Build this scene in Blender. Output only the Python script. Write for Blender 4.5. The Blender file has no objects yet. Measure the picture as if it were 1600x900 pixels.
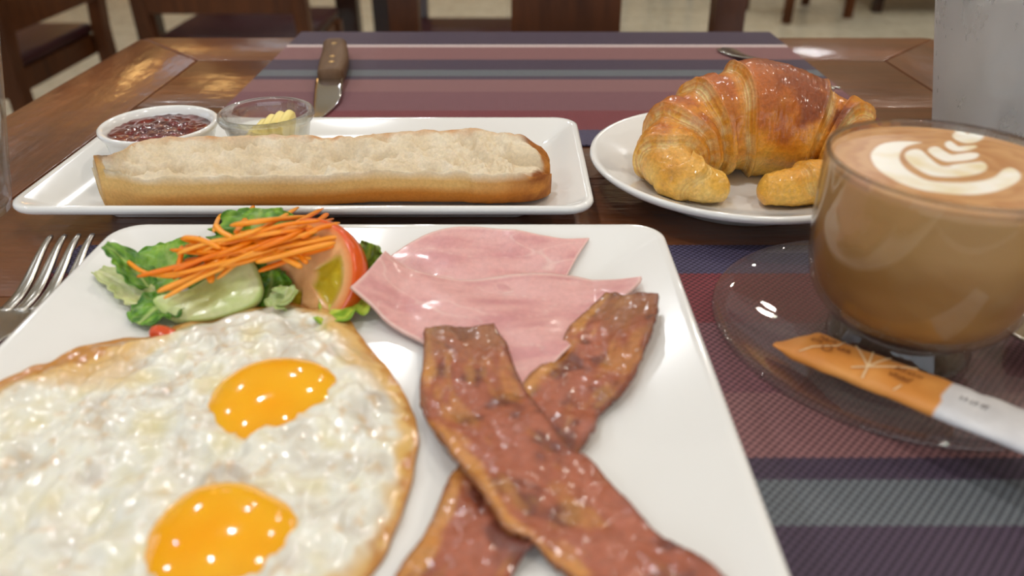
import bpy, bmesh, math, random
import numpy as np
from mathutils import Vector, noise as mn

# ------------------------------------------------------------------ camera, world, light, exposure
scene = bpy.context.scene
COL = scene.collection
F_PX, PITCH, CAM_H = 1180.0, math.radians(31.5), 0.17      # table top is z = 0, floor is z = -0.75
FLOOR = -0.75
cam_d = bpy.data.cameras.new('camera'); cam = bpy.data.objects.new('camera', cam_d); COL.objects.link(cam)
cam.location = (0, 0, CAM_H); cam.rotation_euler = (math.pi/2 - PITCH, 0, 0)
cam_d.sensor_fit = 'HORIZONTAL'; cam_d.sensor_width = 36.0; cam_d.lens = F_PX/1600*36
cam_d.clip_start = 0.01; cam_d.clip_end = 60
cam_d.dof.use_dof = True; cam_d.dof.focus_distance = 0.385; cam_d.dof.aperture_fstop = 7.4
scene.camera = cam
scene.view_settings.view_transform = 'Standard'; scene.view_settings.look = 'None'
scene.view_settings.gamma = 1; scene.view_settings.use_curve_mapping = False
scene.view_settings.exposure = -1.34

world = bpy.data.worlds.new('daylight'); scene.world = world; world.use_nodes = True
wb = world.node_tree.nodes['Background']; wb.inputs[0].default_value = (0.75, 0.86, 1.0, 1); wb.inputs[1].default_value = 3.0

CEIL = 2.05
DOWNLIGHTS = [(-0.55, 1.25), (0.75, 1.35), (-0.6, -0.1), (0.8, -0.25), (-2.1, 1.2), (2.3, 1.3), (-2.1, -0.4), (2.3, -0.4),
              (-0.6, 3.0), (0.9, 3.0), (-2.2, 3.0), (2.4, 3.0), (-0.6, 4.8), (0.9, 4.8), (2.4, 4.8)]
def area(name, loc, rot, sx, sy, power, col, shape='RECTANGLE'):
    l = bpy.data.lights.new(name, 'AREA'); l.shape = shape; l.size = sx
    if shape in ('RECTANGLE', 'ELLIPSE'): l.size_y = sy
    l.energy = power; l.color = col
    o = bpy.data.objects.new(name, l); COL.objects.link(o); o.location = loc; o.rotation_euler = rot
    return o
for i, (x, y) in enumerate(DOWNLIGHTS):
    warm = (1.0, 0.92, 0.81) if i % 2 else (0.94, 0.965, 1.0)
    area('downlight_%02d_offscreen' % (i+1), (x, y, CEIL-0.012), (0, 0, 0), 0.11, 0.11, 20, warm, 'DISK')
area('window_near_offscreen', (0.3, -2.69, 0.55), (math.radians(90), 0, 0), 4.2, 2.0, 100, (0.86, 0.93, 1.0))

# ------------------------------------------------------------------ pixel helpers (a pixel gives a direction, the touched surface gives the distance)
SN, CS = math.sin(PITCH), math.cos(PITCH)
def gp(x, y, z=0.0):
    u = (x-800)/F_PX; v = (450-y)/F_PX; t = (CAM_H-z)/(SN-v*CS)
    return Vector((u*t, t*(CS+v*SN), z))
def hit(x, y, p0, n):
    u = (x-800)/F_PX; v = (450-y)/F_PX
    d = Vector((u, CS+v*SN, -SN+v*CS)); o = Vector((0, 0, CAM_H)); n = Vector(n)
    return o + d*((Vector(p0)-o).dot(n)/d.dot(n))

# ------------------------------------------------------------------ mesh helpers
def obj(name, verts, faces, mat, parent=None, smooth=True, cols=None, origin=None):
    """verts in world coordinates (or in the parent's local frame when origin is 'local')"""
    v = np.array(verts, dtype=float).reshape(-1, 3)
    if origin == 'local': off = np.zeros(3)
    elif parent is not None:
        q = parent; off = np.zeros(3)
        while q is not None: off = off + np.array(q.location); q = q.parent
    elif origin is not None: off = np.array(origin, float)
    else: off = np.array([(v[:, 0].min()+v[:, 0].max())/2, (v[:, 1].min()+v[:, 1].max())/2, v[:, 2].min()])
    me = bpy.data.meshes.new(name); me.from_pydata((v-off).tolist(), [], [list(f) for f in faces])
    bm = bmesh.new(); bm.from_mesh(me); bmesh.ops.recalc_face_normals(bm, faces=bm.faces); bm.to_mesh(me); bm.free()
    if smooth: me.polygons.foreach_set('use_smooth', [True]*len(me.polygons))
    if cols is not None:
        c = np.ones((len(v), 4)); c[:, :3] = np.array(cols, float).reshape(-1, 3)
        a = me.color_attributes.new('Col', 'FLOAT_COLOR', 'POINT'); a.data.foreach_set('color', c.ravel())
    if mat is not None: me.materials.append(mat)
    o = bpy.data.objects.new(name, me); COL.objects.link(o)
    if parent is not None: o.parent = parent
    elif origin != 'local': o.location = off
    return o
def empty(name, loc, rz=0.0):
    o = bpy.data.objects.new(name, None); COL.objects.link(o); o.location = loc; o.rotation_euler = (0, 0, rz)
    o.empty_display_size = 0.05
    return o
def tag(o, label, cat, group=None):
    o['label'] = label; o['category'] = cat
    if group: o['group'] = group
    return o
def struct(o): o['kind'] = 'structure'; return o
def autosmooth(o, ang=40):
    me = o.data; me.set_sharp_from_angle(angle=math.radians(ang)); return o

def join(*parts):
    V, Fc = [], []
    for v, f in parts:
        n = len(V); V += [tuple(p) for p in v]; Fc += [tuple(i+n for i in q) for q in f]
    return V, Fc
def lathe(prof, c=(0, 0, 0), seg=64):
    V, Fc, idx = [], [], []
    for r, z in prof:
        if r < 1e-6: idx.append([len(V)]); V.append((c[0], c[1], c[2]+z))
        else:
            idx.append(list(range(len(V), len(V)+seg)))
            V += [(c[0]+r*math.cos(2*math.pi*k/seg), c[1]+r*math.sin(2*math.pi*k/seg), c[2]+z) for k in range(seg)]
    for a, b in zip(idx[:-1], idx[1:]):
        for k in range(seg):
            q = [a[k % len(a)], a[(k+1) % len(a)], b[(k+1) % len(b)], b[k % len(b)]]
            q = list(dict.fromkeys(q))
            if len(q) > 2: Fc.append(q)
    return V, Fc
def loft(rings, cap0=True, cap1=True):
    V, Fc = [], []; n = len(rings[0])
    for r in rings: V += [tuple(p) for p in r]
    for i in range(len(rings)-1):
        for k in range(n): Fc.append((i*n+k, i*n+(k+1) % n, (i+1)*n+(k+1) % n, (i+1)*n+k))
    if cap0: Fc.append(tuple(range(n))[::-1])
    if cap1: Fc.append(tuple((len(rings)-1)*n+k for k in range(n)))
    return V, Fc
def rrect(cx, cy, hx, hy, r, z, n=7):
    P = []
    for (sx, sy, a0) in ((1, 1, 0), (-1, 1, 90), (-1, -1, 180), (1, -1, 270)):
        for k in range(n):
            a = math.radians(a0+90*k/(n-1)); P.append((cx+sx*(hx-r)+r*math.cos(a), cy+sy*(hy-r)+r*math.sin(a), z))
    return P
def catmull(pts, n, closed=False):
    P = np.array([tuple(p) for p in pts], float); m = len(P); out = []
    for i in range(n):
        t = i/n*m if closed else i/(n-1)*(m-1)
        k = int(t); k = min(k, m-1) if closed else min(k, m-2); f = t-k
        g = (lambda j: P[j % m]) if closed else (lambda j: P[min(max(j, 0), m-1)])
        a, b, c, d = g(k-1), g(k), g(k+1), g(k+2)
        out.append(0.5*(2*b+(c-a)*f+(2*a-5*b+4*c-d)*f*f+(3*b-a-3*c+d)*f**3))
    return np.array(out)
def tube(path, radii, seg=10, squash=(1, 1), up=(0, 0, 1)):
    P = np.array([tuple(p) for p in path], float); n = len(P); rings = []
    for i in range(n):
        t = P[min(i+1, n-1)]-P[max(i-1, 0)]; t /= np.linalg.norm(t)+1e-12
        s = np.cross(t, np.array(up, float)); s /= np.linalg.norm(s)+1e-12; w = np.cross(s, t)
        r = radii[i] if hasattr(radii, '__len__') else radii
        rings.append([P[i]+r*(squash[0]*math.cos(2*math.pi*k/seg)*s+squash[1]*math.sin(2*math.pi*k/seg)*w) for k in range(seg)])
    return loft(rings)
def slab(G, t):
    """closed thin body under a grid G[nu, nv, 3]; t = thickness (scalar or array)"""
    nu, nv = G.shape[:2]
    du = np.gradient(G, axis=0); dv = np.gradient(G, axis=1); N = np.cross(du, dv)
    N /= np.linalg.norm(N, axis=2, keepdims=True)+1e-12
    if N[..., 2].mean() < 0: N = -N
    B = G-N*(np.asarray(t)[..., None] if np.ndim(t) else t)
    V = np.concatenate([G.reshape(-1, 3), B.reshape(-1, 3)]); o = nu*nv; Fc = []
    for i in range(nu-1):
        for j in range(nv-1):
            a, b, c, d = i*nv+j, (i+1)*nv+j, (i+1)*nv+j+1, i*nv+j+1
            Fc += [(a, b, c, d), (o+a, o+d, o+c, o+b)]
    for i in range(nu-1):
        for j in (0, nv-1): a, b = i*nv+j, (i+1)*nv+j; Fc.append((a, b, o+b, o+a))
    for j in range(nv-1):
        for i in (0, nu-1): a, b = i*nv+j, i*nv+j+1; Fc.append((a, b, o+b, o+a))
    return V, Fc
def rbox(x0, x1, y0, y1, z0, z1, b=0.003, seg=2):
    bm = bmesh.new(); bmesh.ops.create_cube(bm, size=1)
    for v in bm.verts: v.co = ((x0+x1)/2+v.co.x*(x1-x0), (y0+y1)/2+v.co.y*(y1-y0), (z0+z1)/2+v.co.z*(z1-z0))
    if b: bmesh.ops.bevel(bm, geom=bm.edges[:], offset=b, segments=seg, affect='EDGES', profile=0.5)
    V = [tuple(v.co) for v in bm.verts]; bm.verts.index_update(); Fc = [tuple(v.index for v in f.verts) for f in bm.faces]; bm.free()
    return V, Fc
def prism(poly, z0, z1): return loft([[(x, y, z0) for x, y in poly], [(x, y, z1) for x, y in poly]])
def N3(p, s, o=0.0): return mn.noise(Vector((p[0]*s+o, p[1]*s-o*.7, p[2]*s+o*1.3)))
def fbm(p, s, o=0.0, k=3): return sum(N3(p, s*2**i, o+i*7.3)*0.5**i for i in range(k))
def mix(a, b, t): t = min(max(t, 0.0), 1.0); return tuple(a[i]*(1-t)+b[i]*t for i in range(3))
def smooth(a, b, x):
    t = np.clip((x-a)/(b-a), 0, 1); return t*t*(3-2*t)
def srgb(r, g, b): return tuple((c/12.92 if c <= .04045 else ((c+.055)/1.055)**2.4) for c in (r/255, g/255, b/255))

# ------------------------------------------------------------------ materials
def newmat(name, base=(.8, .8, .8), rough=.5, metal=0.0, ior=1.45, spec=.5, coat=0.0, coat_r=.05, sss=0.0, sss_r=(1, .5, .3), sss_s=.005, trans=0.0):
    m = bpy.data.materials.new(name); m.use_nodes = True; nt = m.node_tree; b = nt.nodes['Principled BSDF']
    b.inputs['Base Color'].default_value = (*base, 1); b.inputs['Roughness'].default_value = rough; b.inputs['Metallic'].default_value = metal
    b.inputs['IOR'].default_value = ior; b.inputs['Specular IOR Level'].default_value = spec
    b.inputs['Coat Weight'].default_value = coat; b.inputs['Coat Roughness'].default_value = coat_r
    b.inputs['Subsurface Weight'].default_value = sss; b.inputs['Subsurface Radius'].default_value = sss_r; b.inputs['Subsurface Scale'].default_value = sss_s
    b.inputs['Transmission Weight'].default_value = trans
    return m
class NT:
    def __init__(s, m): s.m = m; s.t = m.node_tree; s.b = s.t.nodes['Principled BSDF']
    def n(s, kind, **kw):
        q = s.t.nodes.new('ShaderNode'+kind)
        for k, v in kw.items():
            if k in q.inputs: q.inputs[k].default_value = v
            else: setattr(q, k, v)
        return q
    def l(s, a, b): s.t.links.new(a, b)
    def coord(s, scale=(1, 1, 1), what='Object', rot=(0, 0, 0)):
        c = s.n('TexCoord'); mp = s.n('Mapping'); mp.inputs['Scale'].default_value = scale; mp.inputs['Rotation'].default_value = rot
        s.l(c.outputs[what], mp.inputs['Vector']); return mp.outputs['Vector']
    def noise(s, vec, scale, detail=4, rough=.5):
        q = s.n('TexNoise'); q.inputs['Scale'].default_value = scale; q.inputs['Detail'].default_value = detail; q.inputs['Roughness'].default_value = rough
        s.l(vec, q.inputs['Vector']); return q.outputs['Fac']
    def ramp(s, fac, stops, interp='LINEAR'):
        q = s.n('ValToRGB'); cr = q.color_ramp; cr.interpolation = interp
        while len(cr.elements) < len(stops): cr.elements.new(0.5)
        for e, (p, c) in zip(cr.elements, stops): e.position = p; e.color = (*c, 1)
        s.l(fac, q.inputs['Fac']); return q.outputs['Color']
    def mixc(s, fac, a, b, mode='MIX'):
        q = s.n('Mix', data_type='RGBA', blend_type=mode)
        for sock, val in ((q.inputs[0], fac), (q.inputs[6], a), (q.inputs[7], b)):
            if hasattr(val, 'is_output'): s.l(val, sock)
            elif isinstance(val, (int, float)): sock.default_value = val
            else: sock.default_value = (*val, 1)
        return q.outputs[2]
    def math(s, op, a, b=0.0):
        q = s.n('Math', operation=op)
        for i, v in enumerate((a, b)):
            if hasattr(v, 'is_output'): s.l(v, q.inputs[i])
            else: q.inputs[i].default_value = v
        return q.outputs[0]
    def bump(s, h, strength=.3, dist=.001):
        q = s.n('Bump'); q.inputs['Strength'].default_value = strength; q.inputs['Distance'].default_value = dist
        s.l(h, q.inputs['Height']); s.l(q.outputs['Normal'], s.b.inputs['Normal']); return q
    def base(s, c): s.l(c, s.b.inputs['Base Color'])
def vcol_mat(name, nscale=300, var=.25, bump=.3, bdist=.0008, **kw):
    m = newmat(name, **kw); t = NT(m); a = t.n('Attribute', attribute_name='Col'); v = t.coord()
    nz = t.noise(v, nscale, 5, .6); vo = t.n('Mapping'); vo.inputs['Location'].default_value = (3.7, 9.1, 5.3); t.l(v, vo.inputs['Vector']); f = t.ramp(t.noise(vo.outputs['Vector'], nscale, 5, .6), [(.3, (1-var,)*3), (.7, (1+var*.4,)*3)])
    t.base(t.mixc(1.0, a.outputs['Color'], f, 'MULTIPLY'))
    if bump: t.bump(nz, bump, bdist)
    return m
def wood_mat(name, dark, light, axis, rough=.3, coat=.6, wave=.15):
    m = newmat(name, rough=rough, coat=coat, coat_r=.13); t = NT(m)
    sc = [14, 14, 14]; sc[axis] = 1.2
    v = t.coord(tuple(sc)); n1 = t.noise(v, 3.0, 6, .65); n2 = t.noise(t.coord(), 6, 2)
    c = t.ramp(n1, [(.3, dark), (.55, mix(dark, light, .55)), (.75, light)])
    t.base(t.mixc(.35, c, t.ramp(n2, [(.35, dark), (.7, light)])))
    sc2 = [120, 120, 120]; sc2[axis] = 30
    n3 = t.noise(t.coord(tuple(sc2)), 1.2, 3, .55); n4 = t.noise(t.coord(), 26, 2)
    bp = t.bump(t.math('ADD', t.math('MULTIPLY', n3, .55), n4), wave, .0016)
    t.l(bp.outputs['Normal'], t.b.inputs['Coat Normal'])
    if coat < .5: t.b.inputs['Specular IOR Level'].default_value = .22
    return m
M = {}
M['porcelain'] = newmat('porcelain', srgb(236, 235, 232), .12, coat=.5, coat_r=.03)
TD, TL = (.055, .015, .005), (.29, .095, .030)
M['table_x'] = wood_mat('table_wood_cross', TD, TL, 0, .30, .8, .75)
M['table_y'] = wood_mat('table_wood_long', TD, TL, 1, .30, .8, .75)
M['chair_wood'] = wood_mat('chair_wood', (.030, .009, .003), (.13, .040, .011), 2, .45, .1, .06)
M['dark_wood'] = wood_mat('dark_chair_wood', (.014, .006, .004), (.05, .017, .009), 2, .4, .3, .06)
M['cushion'] = newmat('burgundy_vinyl', (.035, .007, .010), .42, spec=.3)
M['steel'] = newmat('cutlery_steel', (.62, .60, .56), .22, metal=1); t = NT(M['steel']); t.bump(t.noise(t.coord(), 900, 3), .08, .0003)
M['blade'] = newmat('knife_blade_steel', (.72, .74, .76), .10, metal=1)
M['knife_wood'] = wood_mat('knife_handle_wood', (.07, .035, .018), (.25, .15, .085), 1, .5, 0, .1)
def clear_glass(name, keep):
    """clear glass: refracting body blended with plain see-through, so that light also passes on to what lies below"""
    m = newmat(name, (.97, .985, .975), 0.0, ior=1.47, trans=1); t = NT(m)
    tr = t.n('BsdfTransparent'); tr.inputs['Color'].default_value = (.97, .98, .975, 1)
    gl = t.n('BsdfGlossy'); gl.inputs['Roughness'].default_value = .02
    lw = t.n('LayerWeight'); lw.inputs['Blend'].default_value = .5; fac = t.math('ADD', t.math('MULTIPLY', t.math('POWER', lw.outputs['Facing'], 3.0), .60), .045)
    a = t.n('MixShader'); t.l(fac, a.inputs[0]); t.l(tr.outputs[0], a.inputs[1]); t.l(gl.outputs[0], a.inputs[2])
    b_ = t.n('MixShader'); b_.inputs[0].default_value = keep; t.l(a.outputs[0], b_.inputs[1]); t.l(t.b.outputs[0], b_.inputs[2])
    out = [q for q in t.t.nodes if q.bl_idname == 'ShaderNodeOutputMaterial'][0]; t.l(b_.outputs[0], out.inputs['Surface'])
    return m
M['glass'] = clear_glass('clear_glass', .38)
M['thin_glass'] = clear_glass('thin_clear_glass', .16)
# placemat: woven vinyl, stripes across, s measured in metres from the navy hem
def mat_mat():
    m = newmat('woven_vinyl', rough=.55, spec=.35); t = NT(m); v = t.coord()
    sx = t.n('SeparateXYZ'); t.l(v, sx.inputs[0])
    s = t.math('MULTIPLY', sx.outputs['Y'], 1/.30)
    navy, red, rose, mauve, plum, grey, white = srgb(74, 68, 92), srgb(116, 52, 58), srgb(130, 92, 92), srgb(116, 76, 82), srgb(70, 58, 74), srgb(98, 104, 108), srgb(205, 190, 185)
    c = t.ramp(s, [(0, navy), (.088, red), (.14, red), (.215, mauve), (.36, rose), (.465, plum), (.4985, grey), (.556, plum), (.663, rose), (.802, white), (.832, plum)])
    cr = [n for n in t.t.nodes if n.bl_idname == 'ShaderNodeValToRGB'][-1].color_ramp
    cr.interpolation = 'CONSTANT'
    # the weave: over / under threads, 1.9 mm pitch
    k = 2*math.pi/.0030
    a = t.math('SINE', t.math('MULTIPLY', sx.outputs['X'], k)); b = t.math('SINE', t.math('MULTIPLY', sx.outputs['Y'], k))
    w = t.math('MULTIPLY', a, b)
    thr = t.math('ADD', t.math('MULTIPLY', w, .5), .5)
    f = t.ramp(thr, [(.38, (.46, .43, .48)), (.62, (1.50, 1.46, 1.46))])
    t.base(t.mixc(1.0, c, f, 'MULTIPLY'))
    t.bump(t.math('ABSOLUTE', w), .5, .0005)
    return m
M['mat'] = mat_mat()
M['plain'] = newmat('plain_paint', (.8, .8, .8), .8)

# ------------------------------------------------------------------ the room
def simple_struct(name, box, mat): return struct(obj(name, *rbox(*box, b=0), mat, smooth=False))
M['wall'] = newmat('warm_plaster', srgb(196, 172, 138), .85); t = NT(M['wall']); t.bump(t.noise(t.coord(), 40, 4), .1, .003)
M['ceil'] = newmat('ceiling_paint', srgb(225, 220, 210), .9)
M['grout'] = newmat('grout', srgb(150, 144, 128), .8)
def terrazzo():
    m = newmat('terrazzo', rough=.22); t = NT(m); v = t.coord()
    vo = t.n('TexVoronoi'); vo.inputs['Scale'].default_value = 45; t.l(v, vo.inputs['Vector'])
    c = t.ramp(vo.outputs['Color'], [(.0, srgb(150, 142, 122)), (.3, srgb(205, 198, 176)), (.75, srgb(214, 208, 188)), (1, srgb(176, 172, 156))])
    t.base(t.mixc(.5, c, t.ramp(t.noise(v, 9, 4), [(.3, srgb(180, 174, 152)), (.7, srgb(214, 209, 190))])))
    return m
M['terrazzo'] = terrazzo()
X0, X1, Y0, Y1 = -4.0, 4.0, -2.7, 7.0
fl = struct(obj('floor', *rbox(X0, X1, Y0, Y1, FLOOR-.1, FLOOR-.004, b=0), M['grout'], smooth=False))
TS = .60; jx = 1.78 - 10*TS
tile = rbox(-TS/2+.002, TS/2-.002, -TS/2+.002, TS/2-.002, -.006, 0, b=.001, seg=1)
tmesh = None
nx = int((X1-jx)/TS)
fl_off = Vector(fl.location)
for i in range(nx):
    for j in range(int((Y1-Y0)/TS)):
        c = Vector((jx+(i+.5)*TS, Y0+.02+(j+.5)*TS, FLOOR))
        if c.x-TS/2 < X0: continue
        if tmesh is None:
            q = obj('tile', tile[0], tile[1], M['terrazzo'], smooth=False, origin='local'); tmesh = q.data
        else: q = bpy.data.objects.new('tile', tmesh); COL.objects.link(q)
        q.parent = fl; q.location = c-fl_off
simple_struct('ceiling', (X0, X1, Y0, Y1, CEIL, CEIL+.1), M['ceil'])
M['pane'] = newmat('window_glass', (1, 1, 1), 0.0, ior=1.45, trans=1)
def wall_with_hole(name, axis, at, lo, hi, hole):
    a0, a1, z0, z1 = hole; th = .12; V = []
    pieces = [(lo, a0, FLOOR, CEIL), (a1, hi, FLOOR, CEIL), (a0, a1, FLOOR, z0), (a0, a1, z1, CEIL)]
    parts = []
    for p0, p1, q0, q1 in pieces:
        if p1-p0 < 1e-4 or q1-q0 < 1e-4: continue
        parts.append(rbox(p0, p1, at, at+th, q0, q1, b=0) if axis == 'x' else rbox(at, at+th, p0, p1, q0, q1, b=0))
    return struct(obj(name, *join(*parts), M['wall'], smooth=False))
M['frame'] = newmat('window_frame_paint', srgb(70, 50, 38), .5)
def window(n, axis, at, hole, mull=2):
    a0, a1, z0, z1 = hole; w = .05
    bars = [(a0, a0+w, z0, z1), (a1-w, a1, z0, z1), (a0+w, a1-w, z0, z0+w), (a0+w, a1-w, z1-w, z1)]
    for k in range(1, mull): c = a0+(a1-a0)*k/mull; bars.append((c-w/2, c+w/2, z0+w, z1-w))
    bx = lambda p0, p1, q0, q1, d0, d1: rbox(p0, p1, at+d0, at+d1, q0, q1, b=0) if axis == 'x' else rbox(at+d0, at+d1, p0, p1, q0, q1, b=0)
    o = struct(obj('window_%d' % n, *join(*[bx(*b, .03, .09) for b in bars]), M['frame'], smooth=False))
    for k in range(mull):
        p0 = a0+(a1-a0)*k/mull+w*.5; p1 = a0+(a1-a0)*(k+1)/mull-w*.5
        obj('pane', *bx(p0, p1, z0+w*.5, z1-w*.5, .055, .061), M['pane'], parent=o, smooth=False)
far_hole = (-2.75, -1.95, .35, 1.75)
wall_with_hole('wall_far', 'x', Y1, X0, X1, far_hole); window(1, 'x', Y1, far_hole, 2)
near_hole = (-1.9, 2.5, -.55, 1.65)
wall_with_hole('wall_near', 'x', Y0-.12, X0, X1, near_hole); window(2, 'x', Y0-.12, near_hole, 4)
side_hole = (-.1, 2.5, -.1, 1.4)
wall_with_hole('wall_left', 'y', X0-.12, Y0, Y1, side_hole); window(3, 'y', X0-.12, side_hole, 3)
simple_struct('wall_right', (X1, X1+.12, Y0, Y1, FLOOR, CEIL), M['wall'])

M['lamp_disc'] = newmat('lamp_disc', (1, 1, 1), .5); b = M['lamp_disc'].node_tree.nodes['Principled BSDF']
b.inputs['Emission Color'].default_value = (1, .88, .7, 1); b.inputs['Emission Strength'].default_value = 6
M['white_metal'] = newmat('white_metal', (.8, .8, .8), .4)
first = None
for i, (x, y) in enumerate(DOWNLIGHTS):
    if first is None:
        r = empty('ceiling_downlight_offscreen', (x, y, CEIL))
        obj('trim_ring', *lathe([(.062, 0), (.085, 0), (.085, -.006), (.062, -.010), (.058, -.004), (.058, 0), (.062, 0)], (0, 0, 0), 32), M['white_metal'], parent=r, origin='local')
        obj('lens_offscreen', *lathe([(0, -.001), (.058, -.001), (.058, -.003), (0, -.003)], (0, 0, 0), 32), M['lamp_disc'], parent=r, origin='local')
        first = r
    else:
        r = first.copy(); COL.objects.link(r); r.location = (x, y, CEIL)
        for ch in first.children: c = ch.copy(); COL.objects.link(c); c.parent = r
    tag(r, 'small round recessed white downlight in the ceiling', 'ceiling light', 'ceiling downlights')
M['shade'] = newmat('amber_shade', srgb(240, 190, 110), .6); b = M['shade'].node_tree.nodes['Principled BSDF']
b.inputs['Emission Color'].default_value = (1, .62, .22, 1); b.inputs['Emission Strength'].default_value = 13
M['brass'] = newmat('brass', (.6, .42, .18), .3, metal=1)
for k, (x, z) in enumerate(((-3.15, 1.1), (-1.55, 1.1))):
    r = empty('wall_lamp_offscreen', (x, Y1-.01, z))
    obj('wall_plate', *rbox(-.05, .05, -.02, 0.008, -.08, .08), M['brass'], parent=r, origin='local')
    obj('arm', *tube([(0, -.02, 0), (0, -.12, 0), (0, -.14, .05)], .008, 8, up=(1, 0, 0)), M['brass'], parent=r, origin='local')
    obj('lamp_shade_offscreen', *lathe([(.17, .05), (.12, .38), (.115, .38), (.165, .05), (.17, .05)], (0, -.19, 0), 32), M['shade'], parent=r, origin='local')
    tag(r, ['amber shaded brass wall lamp at the corner side of the far window', 'amber shaded brass wall lamp at the room side of the far window'][k], 'wall lamp')

# ------------------------------------------------------------------ dining table
tx0, tx1, ty0, ty1 = -.347, .396, -.06, .727; TH_ = .028; bw = .080
tb = tag(empty('dining_table', ((tx0+tx1)/2, (ty0+ty1)/2, FLOOR)), 'glossy reddish brown wooden dining table set with breakfast', 'table')
g = .0007
def board(name, poly, mat): return autosmooth(obj(name, *bevel_prism(poly, -TH_, 0.0, .0007), mat, parent=tb))
def bevel_prism(poly, z0, z1, b):
    bm = bmesh.new(); n = len(poly)
    lo = [bm.verts.new((x, y, z0)) for x, y in poly]; hi = [bm.verts.new((x, y, z1)) for x, y in poly]
    bm.faces.new(lo[::-1]); bm.faces.new(hi)
    for i in range(n): bm.faces.new((lo[i], lo[(i+1) % n], hi[(i+1) % n], hi[i]))
    bm.normal_update()
    ed = [e for e in bm.edges if all(v in hi for v in e.verts)]
    bmesh.ops.bevel(bm, geom=ed, offset=b, segments=2, affect='EDGES', profile=.5)
    bm.verts.index_update(); V = [tuple(v.co) for v in bm.verts]; Fc = [tuple(v.index for v in f.verts) for f in bm.faces]; bm.free()
    return V, Fc
ix0, ix1, iy0, iy1 = tx0+bw, tx1-bw, ty0+bw, ty1-bw
cr = .012
board('frame_board', [(tx0+cr*.3, ty1-cr*.3), (ix0+g, iy1+g), (ix1-g, iy1+g), (tx1-cr*.3, ty1-cr*.3), (tx1-cr, ty1), (tx0+cr, ty1)], M['table_x'])
board('frame_board', [(tx0+cr*.3, ty0+cr*.3), (tx0+cr, ty0), (tx1-cr, ty0), (tx1-cr*.3, ty0+cr*.3), (ix1-g, iy0-g), (ix0+g, iy0-g)], M['table_x'])
board('frame_board', [(tx0, ty0+cr), (tx0+cr*.3-.0003, ty0+cr*.3+g), (ix0-g, iy0+g), (ix0-g, iy1-g), (tx0+cr*.3-.0003, ty1-cr*.3-g), (tx0, ty1-cr)], M['table_y'])
board('frame_board', [(tx1, ty0+cr), (tx1, ty1-cr), (tx1-cr*.3+.0003, ty1-cr*.3-g), (ix1+g, iy1-g), (ix1+g, iy0+g), (tx1-cr*.3+.0003, ty0+cr*.3+g)], M['table_y'])
npl = 5; ph = (iy1-iy0)/npl
for k in range(npl):
    y0 = iy0+k*ph
    board('plank', [(ix0+g, y0+.0003), (ix1-g, y0+.0003), (ix1-g, y0+ph-.0003), (ix0+g, y0+ph-.0003)], M['table_x'])
for (a, b_, c, d) in ((tx0+.05, tx1-.05, ty0+.04, ty0+.06), (tx0+.05, tx1-.05, ty1-.06, ty1-.04), (tx0+.04, tx0+.06, ty0+.06, ty1-.06), (tx1-.06, tx1-.04, ty0+.06, ty1-.06)):
    obj('apron', *rbox(a, b_, c, d, -.11, -TH_, b=.002), M['table_x'], parent=tb, smooth=False)
for x in (tx0+.065, tx1-.065):
    for y in (ty0+.065, ty1-.065):
        obj('leg', *rbox(x-.032, x+.032, y-.032, y+.032, FLOOR, -TH_, b=.004), M['chair_wood'], parent=tb, smooth=False)

# ------------------------------------------------------------------ placemats
MT = .0014
def placemat(x0, x1, yhem, sgn, label):
    # local y runs from the navy hem (0) to the plum hem (0.30)
    o = obj('placemat', *rbox(0, x1-x0, 0, .30, 0, MT, b=.0005, seg=1), M['mat'], origin='local', smooth=False)
    if sgn > 0: o.location = (x0, yhem, 0.0001)
    else: o.location = (x1, yhem, 0.0001); o.rotation_euler = (0, 0, math.pi)
    return tag(o, label, 'placemat')
placemat(-.202, .247, .4445, 1, 'striped burgundy woven placemat under the steak knife across the table')
placemat(-.204, .245, .3142, -1, 'striped burgundy woven placemat under the square plate and coffee saucer')
MZ = MT+.0002

# ------------------------------------------------------------------ plates
def rect_plate(name, x0, x1, y0, y1, zb, zr, border, label):
    cx, cy, hx, hy = (x0+x1)/2, (y0+y1)/2, (x1-x0)/2, (y1-y0)/2
    R = []
    def ring(d, z, r): R.append(rrect(cx, cy, hx-d, hy-d, r, zb+z, 9))
    zf = .0088
    ring(hx*.6 if hx < hy else hy*.6, .0032, .002)
    ring(border+.012, .0032, .006); ring(border+.010, 0, .006); ring(border+.006, 0, .008); ring(border+.004, .003, .008)
    ring(.010, zr-.0075, .010); ring(.003, zr-.0052, .012); ring(.0006, zr-.0036, .013)
    ring(0, zr-.002, .0135); ring(.0006, zr-.0006, .013); ring(.002, zr, .012); ring(.0042, zr-.0008, .0105)
    ring(border*.55, zf+(zr-zf)*.42, .004); ring(border-.002, zf+.0004, .0025); ring(border+.003, zf, .002)
    ring(hx*.6 if hx < hy else hy*.6, zf, .002)
    o = autosmooth(obj(name, *loft(R), M['porcelain']), 50)
    return tag(o, label, 'plate')
PX0, PX1, PY0, PY1 = -.1745, .0660, .0600, .3000
rect_plate('square_plate', PX0, PX1, PY0, PY1, MZ, .0185, .034, 'large square white porcelain plate with eggs, bacon, ham and salad')
rect_plate('bread_platter', -.2365, .0390, .3158, .4440, .0003, .0195, .024, 'rectangular white porcelain platter holding the baguette half')
PB, PF, PR = .034, MZ+.0088, MZ+.0185
def pz(x, y):
    d = min(x-PX0, PX1-x, y-PY0, PY1-y)
    if d >= PB: return PF
    return PF+(PR-PF)*(1-max(d, 0)/PB)
BF = .0003+.0088
CPX, CPY = .120, .3815
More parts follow.
